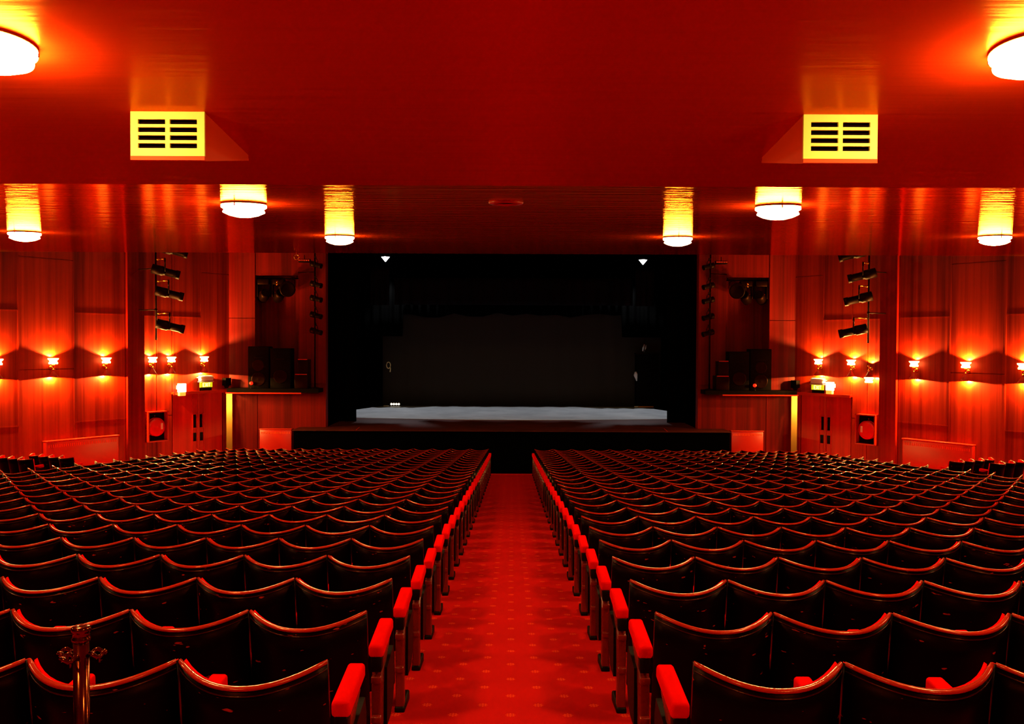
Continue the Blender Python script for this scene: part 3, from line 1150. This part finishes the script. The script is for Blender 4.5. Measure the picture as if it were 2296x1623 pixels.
for side in (-1, 1):
    S = SIDE[side]
    g = sx(side)
    # ---- double door with canopy
    dn = link('door_1' if side < 0 else 'door_2', None)
    struct(dn)
    tm = (DOOR_T0 + DOOR_T1) / 2
    zfl = fz(wp(side, tm, 0, 0).y)
    zb = zfl - 0.02
    mt = wall_frame(side, tm, zb)
    dn.location = mt.translation
    yd = mt.col[1].to_3d()
    dn.rotation_euler = (0, 0, math.atan2(yd.y, yd.x) - PI / 2)
    H = LINTEL - zb
    hw = (DOOR_T1 - DOOR_T0) / 2
    for e in (-1, 1):
        m = MB()
        x0, x1 = sorted((e * 0.006, e * (hw - 0.03)))
        xa, xb = sorted((e * 0.05, e * 0.15))
        zc0, zc1 = 1.30, 1.68
        # leaf with a slot left open for the glass
        m.box((x0, -0.05, 0.0), (x1, -0.005, zc0))
        m.box((x0, -0.05, zc1), (x1, -0.005, H - 0.02))
        if e > 0:
            m.box((x0, -0.05, zc0), (xa, -0.005, zc1))
            m.box((xb, -0.05, zc0), (x1, -0.005, zc1))
        else:
            m.box((x0, -0.05, zc0), (xa, -0.005, zc1))
            m.box((xb, -0.05, zc0), (x1, -0.005, zc1))
        # raised stile beside the meeting edge
        for xs in (0.035, 0.185):
            m.rbox((e * xs - 0.009, -0.006, 0.02), (e * xs + 0.009, 0.012, H - 0.04), 0.004, 2)
        for zz in (zc0 - 0.012, zc1 + 0.012):
            lo, hi = sorted((e * 0.04, e * 0.18))
            m.rbox((lo, -0.006, zz - 0.012), (hi, 0.014, zz + 0.012), 0.004, 2)
        leaf = m.build('door_leaf', M['door_wood'], dn)
        m = MB()
        m.box((xa, -0.035, zc0), (xb, -0.028, zc1))
        m.build('vision_panel', M['void'], leaf)
        m = MB()
        m.rbox((min(e * 0.06, e * 0.16), -0.006, 0.92), (max(e * 0.06, e * 0.16), 0.003, 1.16), 0.003, 2)
        m.build('push_plate', M['black_iron'], leaf)
    m = MB()
    m.box((-0.02, -0.03, 0.0), (0.02, 0.016, H - 0.03))
    m.build('meeting_strip', M['trim'], dn)
    # canopy over the door
    m = MB()
    wall_slab(m, side, 0.14, 1.94, 0.0, 0.14, LINTEL, LINTEL + 0.055)
    wall_slab(m, side, 0.14, 1.94, 0.13, 0.155, LINTEL - 0.02, LINTEL + 0.06)
    struct(m.build('trim_2' if side < 0 else 'trim_3', M['trim']))

    # ---- exit sign on the canopy
    ts = wall_t(455)
    e = wthing('exit_sign', f'glowing yellow-green exit sign over the {S} double door', 'sign', side, ts, LINTEL + 0.06)
    m = MB()
    m.rbox((-0.20, 0.05, 0.28), (0.20, 0.20, 0.42), 0.01, 2)
    m.rbox((-0.235, 0.03, 0.36), (0.235, 0.22, 0.385), 0.006, 2)
    m.rbox((-0.21, 0.04, 0.245), (0.21, 0.215, 0.262), 0.005, 2)
    m.build('housing', M['white_plastic'], e)
    m = MB()
    m.box((-0.205, 0.13, 0.095), (0.205, 0.15, 0.235))
    pn = m.build('sign_panel', M['sign_face'], e)
    m = MB()
    yy0, yy1 = 0.150, 0.156
    zt, zb2 = 0.215, 0.115

    def stroke(xa, za, xb, zb_):
        # thin bar between two points of the sign face; reading direction follows the viewer
        a, b = Vector((-xa, 0, za)), Vector((-xb, 0, zb_))
        dv = (b - a).normalized()
        nv = Vector((-dv.z, 0, dv.x)) * 0.009
        pts = [a + nv, a - nv, b - nv, b + nv]
        m.add([(p.x, yy0, p.z) for p in pts] + [(p.x, yy1, p.z) for p in pts],
              [(0, 1, 2, 3), (7, 6, 5, 4), (0, 4, 5, 1), (1, 5, 6, 2), (2, 6, 7, 3), (3, 7, 4, 0)])
    for xa, za, xb, zb_ in ((-0.11, zt, -0.11, zb2), (-0.11, zt, -0.06, zt), (-0.11, 0.165, -0.07, 0.165), (-0.11, zb2, -0.06, zb2),
                            (-0.04, zt, 0.02, zb2), (0.02, zt, -0.04, zb2), (0.045, zt, 0.045, zb2), (0.07, zt, 0.13, zt), (0.10, zt, 0.10, zb2)):
        stroke(xa, za, xb, zb_)
    m.build('lettering', M['sign_text'], pn)
    m = MB()
    for xx in (-0.12, 0.12):
        m.box((xx - 0.01, 0.12, 0.0), (xx + 0.01, 0.135, 0.25))
    m.box((-0.20, 0.11, 0.0), (0.20, 0.125, 0.09))
    m.build('bracket', M['black_iron'], e)

    # ---- emergency light at the canopy's near end
    tl = wall_t(397 if side < 0 else 424)
    e = wthing('emergency_light', f'white box light on the wall beside the {S} exit sign', 'light', side, tl, LINTEL - 0.05 if side < 0 else LINTEL + 0.06)
    m = MB()
    m.rbox((-0.115, 0.165, 0.10), (0.115, 0.26, 0.34), 0.015, 3)
    m.box((-0.05, 0.03, 0.18), (0.05, 0.17, 0.28))
    m.build('body', M['lit_white'], e)
    m = MB()
    m.rbox((-0.095, 0.167, 0.0), (0.10, 0.258, 0.105), 0.012, 2)
    m.build('lower_diffuser', M['lit_amber'], e)

    # ---- little black loudspeaker
    tq = wall_t(500 if side < 0 else 504)
    e = wthing('wall_speaker', f'small black loudspeaker above the far end of the {S} door canopy', 'speaker', side, tq, LINTEL + 0.15)
    m = MB()
    m.rbox((-0.10, 0.08, 0.03), (0.10, 0.25, 0.25), 0.012, 2)
    m.build('cabinet', M['black_paint'], e)
    m = MB()
    m.tube([(0, 0, 0.12), (0, 0.09, 0.12)], 0.02, 8)
    m.prism([(0.09, 0.03), (0.22, 0.03), (0.16, -0.05)], 'x', -0.05, 0.05)
    m.build('bracket', M['black_iron'], e)

    # ---- fire hose reel cabinet
    th_ = wall_t(345)
    e = wthing('fire_hose_reel', f'red fire hose reel in an open wall cabinet, {S} wall', 'hose reel', side, th_, ZC - 2.70)
    m = MB()
    hw_, hh = 0.30, 0.82
    for a, b, c_, d_ in ((-hw_, -hw_ + 0.03, 0, hh), (hw_ - 0.03, hw_, 0, hh)):
        m.box((a, 0.02, c_), (b, 0.20, d_))
    m.box((-hw_, 0.02, 0), (hw_, 0.20, 0.03))
    m.box((-hw_, 0.02, hh - 0.03), (hw_, 0.20, hh))
    m.build('cabinet_frame', M['trim'], e)
    m = MB()
    m.box((-hw_ + 0.02, 0.036, 0.02), (hw_ - 0.02, 0.045, hh - 0.02))
    m.build('cabinet_back', M['void'], e)
    m = MB()
    m.xf = Matrix.Translation((-g * 0.03, 0.05, 0.40)) @ Matrix.Rotation(-PI / 2, 4, 'X')
    m.lathe([(0.03, 0), (0.24, 0.0), (0.25, 0.012), (0.25, 0.03), (0.235, 0.03), (0.235, 0.10), (0.25, 0.10), (0.25, 0.12), (0.18, 0.13), (0.05, 0.135), (0.01, 0.14)], 36)
    dr = m.build('hose_drum', M['hose_red'], e)
    m = MB()
    m.rbox((g * 0.11 - 0.03, 0.183, 0.33), (g * 0.11 + 0.03, 0.190, 0.50), 0.003, 2)
    m.build('drum_label', M['white_plastic'], dr)
    m = MB()
    m.lathe([(0.006, 0), (0.02, 0.008), (0.02, 0.03), (0.006, 0.04)], 12, c=(-g * 0.09, 0.16, 0.69))
    m.build('valve', M['chrome'], e)

    # ---- panel heater under the wall lamp
    tA, tB = wall_t(92 if side < 0 else 2296 - 2193), wall_t(256 if side < 0 else 2296 - 2035)
    tc_ = (tA + tB) / 2
    zflr = fz(wp(side, tc_, 0, 0).y)
    ztop = ZC - 2.415
    e = wthing('panel_heater', f'long red convector heater along the {S} wall below the wall lamps', 'heater', side, tc_, zflr)
    hl = (tA - tB) / 2
    hh = ztop - zflr
    m = MB()
    m.rbox((-hl, 0.05, 0.0), (hl, 0.19, hh - 0.03), 0.02, 3)
    m.build('casing', M['heater'], e)
    m = MB()
    m.rbox((-hl - 0.012, 0.045, hh - 0.03), (hl + 0.012, 0.215, hh), 0.01, 2)
    m.build('top_ledge', M['trim'], e)
    m = MB()
    for k in range(34):
        xk = -hl + 0.08 + (2 * hl - 0.16) * k / 33
        m.box((xk - 0.009, 0.188, hh - 0.17), (xk + 0.009, 0.196, hh - 0.10))
    m.build('grille', M['vent_red'], e)

    # ---- tall pole with profile spotlights beside the pilaster
    px = 350 if side < 0 else 2296 - 1946
    dp = 22.75
    pb = at(px, 0, dp)
    X = pb.x if side < 0 else -pb.x
    zt_, zb_ = ZC + 2.6, ZC + 0.05
    t = thing('lighting_pole', f'dark vertical lighting pole held off the {S} pilaster by two arms', 'pole', (X, dp, zb_))
    m = MB()
    m.tube([(0, 0, 0), (0, 0, zt_ - zb_)], 0.024, 10)
    m.build('pipe', M['black_metal'], t)
    wq = wp(side, 2.95, 0.125, 0)
    for zz in (ZC + 1.92, ZC + 0.84):
        m = MB()
        m.tube([(0, 0, zz - zb_), (wq.x - X, wq.y - dp, zz - zb_)], 0.014, 8)
        m.lathe([(0.034, -0.03), (0.034, 0.03)], 10, c=(0, 0, zz - zb_))
        m.build('arm', M['black_metal'], t)

    def profile_spot(name, label, pivot, yaw, tilt, L, rad, pole_xy, group):
        """barrel along local x; hangs from a yoke whose clamp grips a short bar"""
        t = thing(name, label, 'stage light', pivot, yaw, group)
        m = MB()
        m.xf = Matrix.Rotation(tilt, 4, 'Y') @ Matrix.Rotation(PI / 2, 4, 'Y')
        m.lathe([(rad * 0.5, -L * 0.50), (rad * 0.98, -L * 0.48), (rad * 1.0, -L * 0.10), (rad * 0.8, -L * 0.06), (rad * 0.8, L * 0.0)], 18)
        m.build('lamp_housing', M['black_metal'], t)
        m = MB()
        m.xf = Matrix.Rotation(tilt, 4, 'Y') @ Matrix.Rotation(PI / 2, 4, 'Y')
        m.lathe([(rad * 0.78, -L * 0.02), (rad * 0.78, L * 0.34), (rad * 0.90, L * 0.36), (rad * 0.90, L * 0.50), (rad * 0.74, L * 0.50), (rad * 0.7, L * 0.42)], 18)
        m.build('lens_barrel', M['black_metal'], t)
        m = MB()
        y = rad * 1.12
        yk = rad * 2.0
        m.tube([(-0.02 * L, -y, 0), (-0.02 * L, -y, yk * 0.75), (-0.02 * L, -y * 0.5, yk), (-0.02 * L, y * 0.5, yk), (-0.02 * L, y, yk * 0.75), (-0.02 * L, y, 0)], rad * 0.11, 6)
        m.lathe([(rad * 0.16, yk), (rad * 0.16, yk + rad * 0.6), (rad * 0.08, yk + rad * 0.9)], 8, c=(-0.02 * L, 0, 0))
        m.build('yoke', M['black_metal'], t)
        m = MB()
        rot = Matrix.Rotation(-yaw, 4, 'Z')
        end = rot @ Vector((pole_xy[0] - pivot[0], pole_xy[1] - pivot[1], 0))
        zb2 = yk + rad * 0.75
        end = end * (1 - 0.027 / max(end.length, 0.05))
        m.tube([(-0.02 * L, 0, zb2), (end.x, end.y, zb2)], rad * 0.13, 6)
        m.lathe([(rad * 0.28, zb2 - rad * 0.2), (rad * 0.28, zb2 + rad * 0.2)], 10, c=(end.x * 0.82 - 0.004 * L, end.y * 0.82, 0))
        m.build('hook_clamp', M['brass'] if L > 0.5 else M['black_metal'], t)
        return t

    spots_px = [(390, 566), (372, 613), (380, 662), (382, 735)] if side < 0 else [(1909, 568), (1931, 615), (1923, 667), (1912, 739)]
    which = ['topmost, half hidden by the ceiling edge', 'second from the top', 'third from the top', 'lowest']
    for (sxp, syp), wn in zip(spots_px, which):
        pv = at(sxp, syp, dp - 0.29)
        yaw = math.radians(24) if side < 0 else math.radians(180 - 24)
        profile_spot('profile_spotlight', f'black profile spotlight on the {S} pilaster pole, {wn}', pv, yaw, math.radians(13), 0.70, 0.125,
                     (X, dp), f'profile spotlights on the {S} pole')

    # ---- front bay: shelf, loudspeakers, moving lights, inner boom
    xa, xb = sorted((side * 8.20, side * 5.56))
    m = MB()
    m.box((xa, 24.98, SHELF_BOT + 0.03), (xb, 26.24, SHELF_TOP))
    t = m.build('bay_shelf', M['black_paint'])
    tag(t, f'long black shelf under the loudspeakers in the {S} bay', 'shelf')
    m = MB()
    xc, xd = sorted((side * 8.22, side * 6.05))
    m.box((xc, 24.94, SHELF_BOT), (xd, 25.56, SHELF_BOT + 0.035))
    m.build('front_lip', M['trim'], t)

    def pa_speaker(px0, px1, pyt, label, cones):
        a, b = at(px0, pyt, 25.12), at(px1, pyt, 25.12)
        w_ = (b.x - a.x)
        h_ = a.z - SHELF_TOP
        t = thing('loudspeaker', label, 'speaker', ((a.x + b.x) / 2, 25.10, SHELF_TOP))
        m = MB()
        m.rbox((-w_ / 2, 0.0, 0.0), (w_ / 2, 0.44, h_), 0.02, 2)
        m.build('cabinet', M['black_paint'], t)
        for zz, rr in cones:
            m = MB()
            m.xf = Matrix.Translation((0, 0.004, h_ * zz)) @ Matrix.Rotation(PI / 2, 4, 'X')
            m.lathe([(rr, 0), (rr, 0.016), (rr * 0.88, 0.016), (rr * 0.4, 0.004), (rr * 0.12, 0.01), (0.01, 0.012)], 24)
            m.build('driver_cone', M['black_metal'], t)
        m = MB()
        m.rbox((-w_ * 0.2, -0.014, h_ * 0.72), (w_ * 0.2, 0.004, h_ * 0.745), 0.004, 2)
        m.build('grille_badge', M['black_iron'], t)

    if side < 0:
        pa_speaker(556, 603, 779, 'tall black loudspeaker on the left bay shelf, outer of the two', ((0.55, 0.17), (0.22, 0.2)))
        pa_speaker(606, 652, 783, 'plain black loudspeaker on the left bay shelf, nearer the stage opening', ((0.3, 0.2),))
    else:
        pa_speaker(1682, 1730, 780, 'tall black loudspeaker on the right bay shelf, outer of the two', ((0.55, 0.17), (0.22, 0.2)))
        pa_speaker(1635, 1680, 786, 'plain black loudspeaker on the right bay shelf, nearer the stage opening', ((0.3, 0.2),))
    # pilot light
    pl = at(563 if side < 0 else 1693, 860, 25.04)
    t = thing('pilot_light', f'tiny glowing red pilot light on the {S} bay shelf', 'indicator light', (pl.x, 25.04, SHELF_TOP))
    m = MB()
    m.lathe([(0.03, 0), (0.03, 0.02), (0.012, 0.03), (0.012, 0.10)], 12)
    m.build('stand', M['black_iron'], t)
    m = MB()
    m.lathe([(0.012, 0.10), (0.045, 0.12), (0.055, 0.15), (0.04, 0.19), (0.01, 0.20)], 14)
    m.build('lens', M['red_glow'], t)
    # equipment boxes on the shelf end
    bx0 = at(640 if side < 0 else 1660, 0, 25.2).x
    t = thing('equipment_rack', f'dark equipment rack at the stage end of the {S} bay shelf', 'equipment rack', (side * 6.08, 25.06, SHELF_TOP))
    m = MB()
    m.rbox((-0.19, 0, 0), (0.19, 0.45, 0.42), 0.012, 2)
    m.rbox((-0.12, 0.05, 0.42), (0.19, 0.42, 0.84), 0.012, 2)
    m.build('case', M['black_metal'], t)
    m = MB()
    m.rbox((-0.17, -0.02, 0.40), (0.17, 0.01, 0.425), 0.006, 2)  # red strips along the case tops stand in for their lit edges
    m.rbox((-0.1, 0.03, 0.83), (0.17, 0.06, 0.855), 0.006, 2)
    m.build('lit_edge_strip', M['trim'], t)

    # moving lights under the recess head
    zbar = REC_TOP - 0.08
    t = thing('lighting_bar', f'black bar across the head of the {S} recess', 'lighting bar', (side * 6.85, 25.70, zbar))
    m = MB()
    m.tube([(-0.69, 0, 0), (0.69, 0, 0)], 0.024, 10)
    m.build('pipe', M['black_metal'], t)
    for xx in (-0.5, 0.5):
        m = MB()
        m.tube([(xx, 0, 0), (xx, 0, 0.075)], 0.016, 8)
        m.build('hanger', M['black_metal'], t)
    for j, (lab, dx) in enumerate((('outermost', 0.46), ('middle', 0.02))):
        t = thing('moving_light', f'black moving-head light under the {S} recess head, {lab} one', 'stage light', (side * (6.85 + dx), 25.66, zbar - 0.03))
        m = MB()
        m.rbox((-0.17, -0.13, -0.16), (0.17, 0.13, 0.0), 0.02, 2)
        m.build('base', M['black_metal'], t)
        for e_ in (-1, 1):
            m = MB()
            lo, hi = sorted((e_ * 0.16, e_ * 0.20))
            m.rbox((lo, -0.06, -0.52), (hi, 0.06, -0.13), 0.012, 2)
            m.build('yoke_arm', M['black_metal'], t)
        m = MB()
        m.xf = Matrix.Translation((0, 0, -0.48)) @ Matrix.Rotation(0.5 * -side, 4, 'Z') @ Matrix.Rotation(1.2, 4, 'X')
        m.lathe([(0.06, -0.24), (0.14, -0.22), (0.155, -0.05), (0.15, 0.12), (0.13, 0.22), (0.11, 0.22), (0.10, 0.19)], 20)
        m.build('head', M['black_metal'], t)
        m = MB()
        m.rbox((-0.09, -0.145, -0.40), (0.09, -0.128, -0.385), 0.004, 2)
        m.build('trim_strip', M['trim'], t)
    t = thing('fresnel_lantern', f'round black lantern hanging at the stage end of the {S} recess bar', 'stage light', (side * 6.55, 25.32, zbar - 0.02))
    m = MB()
    m.xf = Matrix.Translation((0, 0, -0.30)) @ Matrix.Rotation(-side * 0.4, 4, 'Z') @ Matrix.Rotation(PI / 2 + 0.25, 4, 'X')
    m.lathe([(0.06, -0.22), (0.17, -0.20), (0.21, -0.05), (0.21, 0.12), (0.225, 0.14), (0.20, 0.15), (0.16, 0.12), (0.02, 0.11)], 24)
    m.build('lamp_housing', M['black_metal'], t)
    m = MB()
    m.tube([(-0.23, 0, -0.30), (-0.23, 0, -0.06), (-0.1, 0.05, 0.0), (0.1, 0.05, 0.0), (0.23, 0, -0.06), (0.23, 0, -0.30)], 0.014, 6)
    m.build('yoke', M['black_metal'], t)
    m = MB()
    m.tube([(0, 0.05, 0.0), (0, 0.36, 0.0)], 0.02, 6)
    m.build('hanger', M['black_metal'], t)
    m = MB()
    for zz in (-0.12, -0.19):
        m.lathe([(0.01, -0.03), (0.03, -0.02), (0.034, 0), (0.03, 0.02), (0.01, 0.03)], 12, c=(side * 0.26, -0.10, zz))
    m.build('lock_knob', M['brass'], t)

    # inner boom standing on the shelf end beside the stage opening
    bxp = at(706 if side < 0 else 2296 - 1591 + 0, 0, 25.25).x
    X = bxp if side < 0 else -bxp
    t = thing('lighting_boom', f'thin black lighting pole standing beside the {S} edge of the stage opening', 'pole', (X, 25.25, SHELF_TOP))
    m = MB()
    m.tube([(0, 0, 0.02), (0, 0, ZC + 2.75 - SHELF_TOP)], 0.024, 10)
    m.build('pipe', M['black_metal'], t)
    m = MB()
    m.lathe([(0.15, 0), (0.15, 0.02), (0.05, 0.04), (0.026, 0.05)], 16)
    m.build('base_plate', M['black_metal'], t)
    m = MB()
    m.tube([(0, 0, ZC + 2.05 - SHELF_TOP), (side * 0.55, 0.29, ZC + 2.05 - SHELF_TOP)], 0.014, 6)
    m.build('arm', M['black_metal'], t)
    ys_ = [596, 640, 672, 709, 745]
    for yy, wn in zip(ys_, ('topmost', 'second from the top', 'third from the top', 'fourth from the top', 'lowest')):
        pv = at(709 if side < 0 else 1587, yy, 25.10)
        yaw = math.radians(-18) if side < 0 else math.radians(198)
        profile_spot('boom_spotlight', f'small black spotlight on the {S} inner pole, {wn}', pv, yaw, math.radians(14), 0.36, 0.085,
                     (X, 25.25), f'spotlights on the {S} inner pole')
    pv = at(682 if side < 0 else 1616, 583, 25.2)
    t = thing('batten_light', f'short six-lens batten light near the top of the {S} inner pole', 'stage light', pv)
    m = MB()
    m.rbox((-0.17, 0, -0.10), (0.17, 0.12, 0.0), 0.01, 2)
    m.tube([(0.0, 0.06, 0), (0.0, 0.06, 0.12)], 0.012, 6)
    m.build('housing', M['black_metal'], t)
    for k in range(6):
        m = MB()
        m.xf = Matrix.Translation((-0.138 + 0.055 * k, -0.001, -0.035)) @ Matrix.Rotation(PI / 2, 4, 'X')
        m.lathe([(0.024, 0), (0.022, 0.012), (0.006, 0.016)], 12)
        m.build('lens', M['trim'], t)

    # small heater below the bay
    hx0, hx1 = (at(583, 0, 25.5).x, at(655, 0, 25.5).x) if side < 0 else (at(1640, 0, 25.5).x, at(1712, 0, 25.5).x)
    zf = fz(25.5)
    t = thing('panel_heater', f'small red convector heater beside the {S} end of the stage apron', 'heater', ((hx0 + hx1) / 2, 25.42, zf))
    hw_ = (hx1 - hx0) / 2
    hh = ZC - (963 - HY) / FPX * 25.5 - zf
    m = MB()
    m.rbox((-hw_, 0, 0), (hw_, 0.13, hh - 0.03), 0.015, 2)
    m.build('casing', M['heater'], t)
    m = MB()
    m.rbox((-hw_ - 0.01, -0.02, hh - 0.03), (hw_ + 0.01, 0.14, hh), 0.01, 2)
    m.build('top_ledge', M['trim'], t)
    m = MB()
    for k in range(20):
        xk = -hw_ + 0.06 + (2 * hw_ - 0.12) * k / 19
        m.box((xk - 0.009, -0.006, hh - 0.15), (xk + 0.009, 0.002, hh - 0.09))
    m.build('grille', M['vent_red'], t)

    # lit passage seen through the slit between door wall and bay
    m = MB()
    c0 = wp(side, 0.10, 0.0, 0)
    xo, xi = side * 8.9, side * 8.10
    lo, hi = sorted((xo, xi))
    m.box((lo, 26.6, Z0), (hi, 26.7, LINTEL + 0.1))
    struct(m.build('wall_passage_' + SIDE[side], M['passage']))
    pl_ = thing('passage_lamp', f'lamp inside the narrow passage behind the {S} bay', 'lamp', (side * 8.78, 26.1, LINTEL - 0.25))
    m = MB()
    m.lathe([(0.05, 0.04), (0.06, 0.0), (0.05, -0.04), (0.01, -0.06)], 14)
    m.build('globe', M['cup_glass'], pl_)
    lamp_light('passage_light', 'POINT', 60.0, LIGHT, pl_, (0, 0.0, -0.12), size=0.03)

# ------------------------------------------------------------------ on the stage
for s, (px, py) in ((-1, (864, 583)), (1, (1440, 587))):
    p = at(px, py, 31.9)
    t = thing('stage_floodlight', f'small white lit floodlight high over the {SIDE[s]} side of the stage', 'stage light', p)
    m = MB()
    m.lathe([(0.01, -0.09), (0.155, 0.085), (0.155, 0.09)], 4, smooth=False)
    m.build('lens', M['stage_lens'], t)
    m = MB()
    m.rbox((-0.17, -0.14, 0.085), (0.17, 0.16, 0.24), 0.02, 2)
    m.tube([(0, 0, 0.24), (0, 0, 0.8)], 0.02, 8)
    m.build('housing', M['black_metal'], t)
    dr = (Vector((s * 3.2, 31.7, STAGE_Z)) - p)
    o = lamp_light('flood_beam', 'SPOT', STAGE_POWER, (0.95, 0.97, 1.0), t, (0, 0, -0.16), (0, 0, 0), 0.08, math.radians(96), 0.5)
    o.rotation_euler = dr.to_track_quat('-Z', 'Y').to_euler()

# floor batten with four white lamps
p = at(886, 911, 34.1)
t = thing('floor_batten', 'low batten of four white lamps at the rear left of the stage', 'stage light', (p.x, 34.1, STAGE_Z + 0.012))
m = MB()
m.rbox((-0.20, 0, 0), (0.20, 0.14, 0.13), 0.01, 2)
m.build('case', M['black_metal'], t)
for k in range(4):
    m = MB()
    m.xf = Matrix.Translation((-0.145 + 0.097 * k, -0.001, 0.075)) @ Matrix.Rotation(PI / 2, 4, 'X')
    m.lathe([(0.044, 0), (0.042, 0.012), (0.01, 0.02)], 14)
    m.build('lens', M['lit_white'], t)
p = at(866, 912, 34.0)
m = MB()
m.rbox((-0.10, 0, 0), (0.10, 0.06, 0.03), 0.006, 2)
tag(m.build('white_strip', M['white_cable'], None, (p.x, 33.95, STAGE_Z + 0.012)), 'short white strip lying beside the floor batten on the stage', 'strip')
p0, p1 = at(1423, 912, 34.0), at(1466, 911, 34.0)
t = thing('wood_batten', 'orange timber batten with a white end lying at the rear right of the stage', 'batten', ((p0.x + p1.x) / 2, 33.95, STAGE_Z + 0.012))
hl = (p1.x - p0.x) / 2
m = MB()
m.rbox((-hl + 0.14, 0, 0), (hl, 0.08, 0.04), 0.004, 2)
m.build('plank', M['orange_wood'], t)
m = MB()
m.rbox((-hl, 0, 0), (-hl + 0.15, 0.08, 0.042), 0.004, 2)
m.build('white_end', M['white_cable'], t)
# coil of rope on the left masking, white cable and glove-like coil on the right cabinet
p = at(871, 820, 33.4)
m = MB()
ring = [(0.075 * math.cos(a), 0, 0.12 * math.sin(a)) for a in [2 * PI * i / 20 for i in range(20)]]
m.tube(ring, 0.016, 8, closed=True)
m.tube([(0.06, 0, -0.06), (0.075, 0, -0.14), (0.06, 0, -0.26)], 0.018, 8)
tag(m.build('rope_loop', M['tan_rope'], None, (p.x, 33.4, p.z)), 'tan rope loop hanging at the left side of the stage', 'rope')
cab0, cab1 = at(1428, 790, 33.9), at(1478, 911, 33.9)
t = thing('stage_cabinet', 'tall dark cabinet standing at the rear right of the stage', 'cabinet', ((cab0.x + cab1.x) / 2, 34.05, STAGE_Z))
hw_ = (cab1.x - cab0.x) / 2
hh = cab0.z - STAGE_Z
m = MB()
m.rbox((-hw_, 0, 0), (hw_, 0.4, hh - 0.05), 0.015, 2)
m.build('carcass', M['black_paint'], t)
m = MB()
m.rbox((-hw_ - 0.03, -0.03, hh - 0.05), (hw_ + 0.03, 0.42, hh), 0.01, 2)
m.build('top_board', M['black_metal'], t)
p = at(1427, 845, 33.9)
m = MB()
m.tube([(0, 0, 0.22), (0.03, 0, 0.12), (0.03, 0, -0.02), (0.05, 0, -0.14)], [0.04, 0.055, 0.05, 0.02], 10)
m.tube([(-0.02, 0, 0.20), (-0.035, 0, 0.08), (0.0, 0, -0.02)], [0.02, 0.035, 0.02], 8)
tag(m.build('white_cable_hank', M['white_cable'], None, (p.x - 0.02, 33.98, p.z)), 'white cable hank hanging on the side of the dark stage cabinet', 'cable')
p = at(1443, 780, 33.8)
t = thing('hanging_cable', 'pale knotted cable hanging above the dark stage cabinet', 'cable', (p.x, 33.7, p.z))
m = MB()
m.tube([(0.02, 0, 0.18), (-0.03, 0, 0.02), (-0.05, 0, -0.10)], [0.02, 0.034, 0.018], 8)
m.tube([(0.08, 0, 0.14), (0.06, 0, 0.02), (0.0, 0, -0.14)], [0.012, 0.03, 0.018], 8)
m.build('cable_knot', M['white_cable'], t)
m = MB()
m.tube([(0.02, 0, 0.16), (0.04, 0.02, 0.8), (0.05, 0.05, 1.8)], 0.025, 8)
m.build('drop_line', M['black_metal'], t)

# ------------------------------------------------------------------ rope post behind the nearest row
sd = 2.56
sx_ = (178 - CX) / FPX * sd
t = thing('rope_post', 'polished metal rope post standing behind the nearest seat row', 'post', (sx_, sd, fz(sd)))
m = MB()
m.lathe([(0.135, 0.004), (0.135, 0.014), (0.10, 0.028), (0.04, 0.04), (0.026, 0.06)], 32)
m.build('base', M['chrome'], t)
m = MB()
m.lathe([(0.0225, 0.04), (0.0225, 0.93)], 28)
m.build('shaft', M['chrome'], t)
m = MB()
m.lathe([(0.0225, 0.905), (0.0265, 0.907), (0.0265, 0.914), (0.0235, 0.918), (0.0235, 0.932), (0.0275, 0.936), (0.0275, 0.946), (0.022, 0.950), (0.004, 0.951)], 28)
m.build('cap', M['chrome'], t)
for a in (0.1, PI - 0.1, PI + 1.2):
    cxx, cyy = 0.047 * math.cos(a), 0.047 * math.sin(a) * 0.9
    m = MB()
    m.tube([(cxx + 0.021 * math.cos(b), cyy + 0.021 * math.sin(b), 0.868 + 0.006 * math.cos(3 * b)) for b in [2 * PI * i / 16 for i in range(16)]], 0.0062, 8, closed=True)
    m.tube([(cxx * 0.42, cyy * 0.42, 0.868), (cxx * 0.66, cyy * 0.66, 0.868)], 0.006, 8)
    m.tube([(cxx + 0.012, cyy - 0.014, 0.866), (cxx + 0.012, cyy - 0.014, 0.845)], 0.003, 6)
    m.build('hook_ring', M['chrome'], t)

# little ring under the balcony edge
p = at(665, 567, 15.85)
m = MB()
m.tube([(0.045 * math.cos(a), 0, 0.045 * math.sin(a)) for a in [2 * PI * i / 20 for i in range(20)]], 0.012, 8, closed=True)
m.tube([(0, 0, 0.045), (0, 0, 0.10)], 0.01, 6)
tag(m.build('ceiling_ring', M['brass'], None, (p.x, 15.85, ceil_z(15.85) - 0.085)), 'small brass ring hanging from the balcony edge', 'ring')
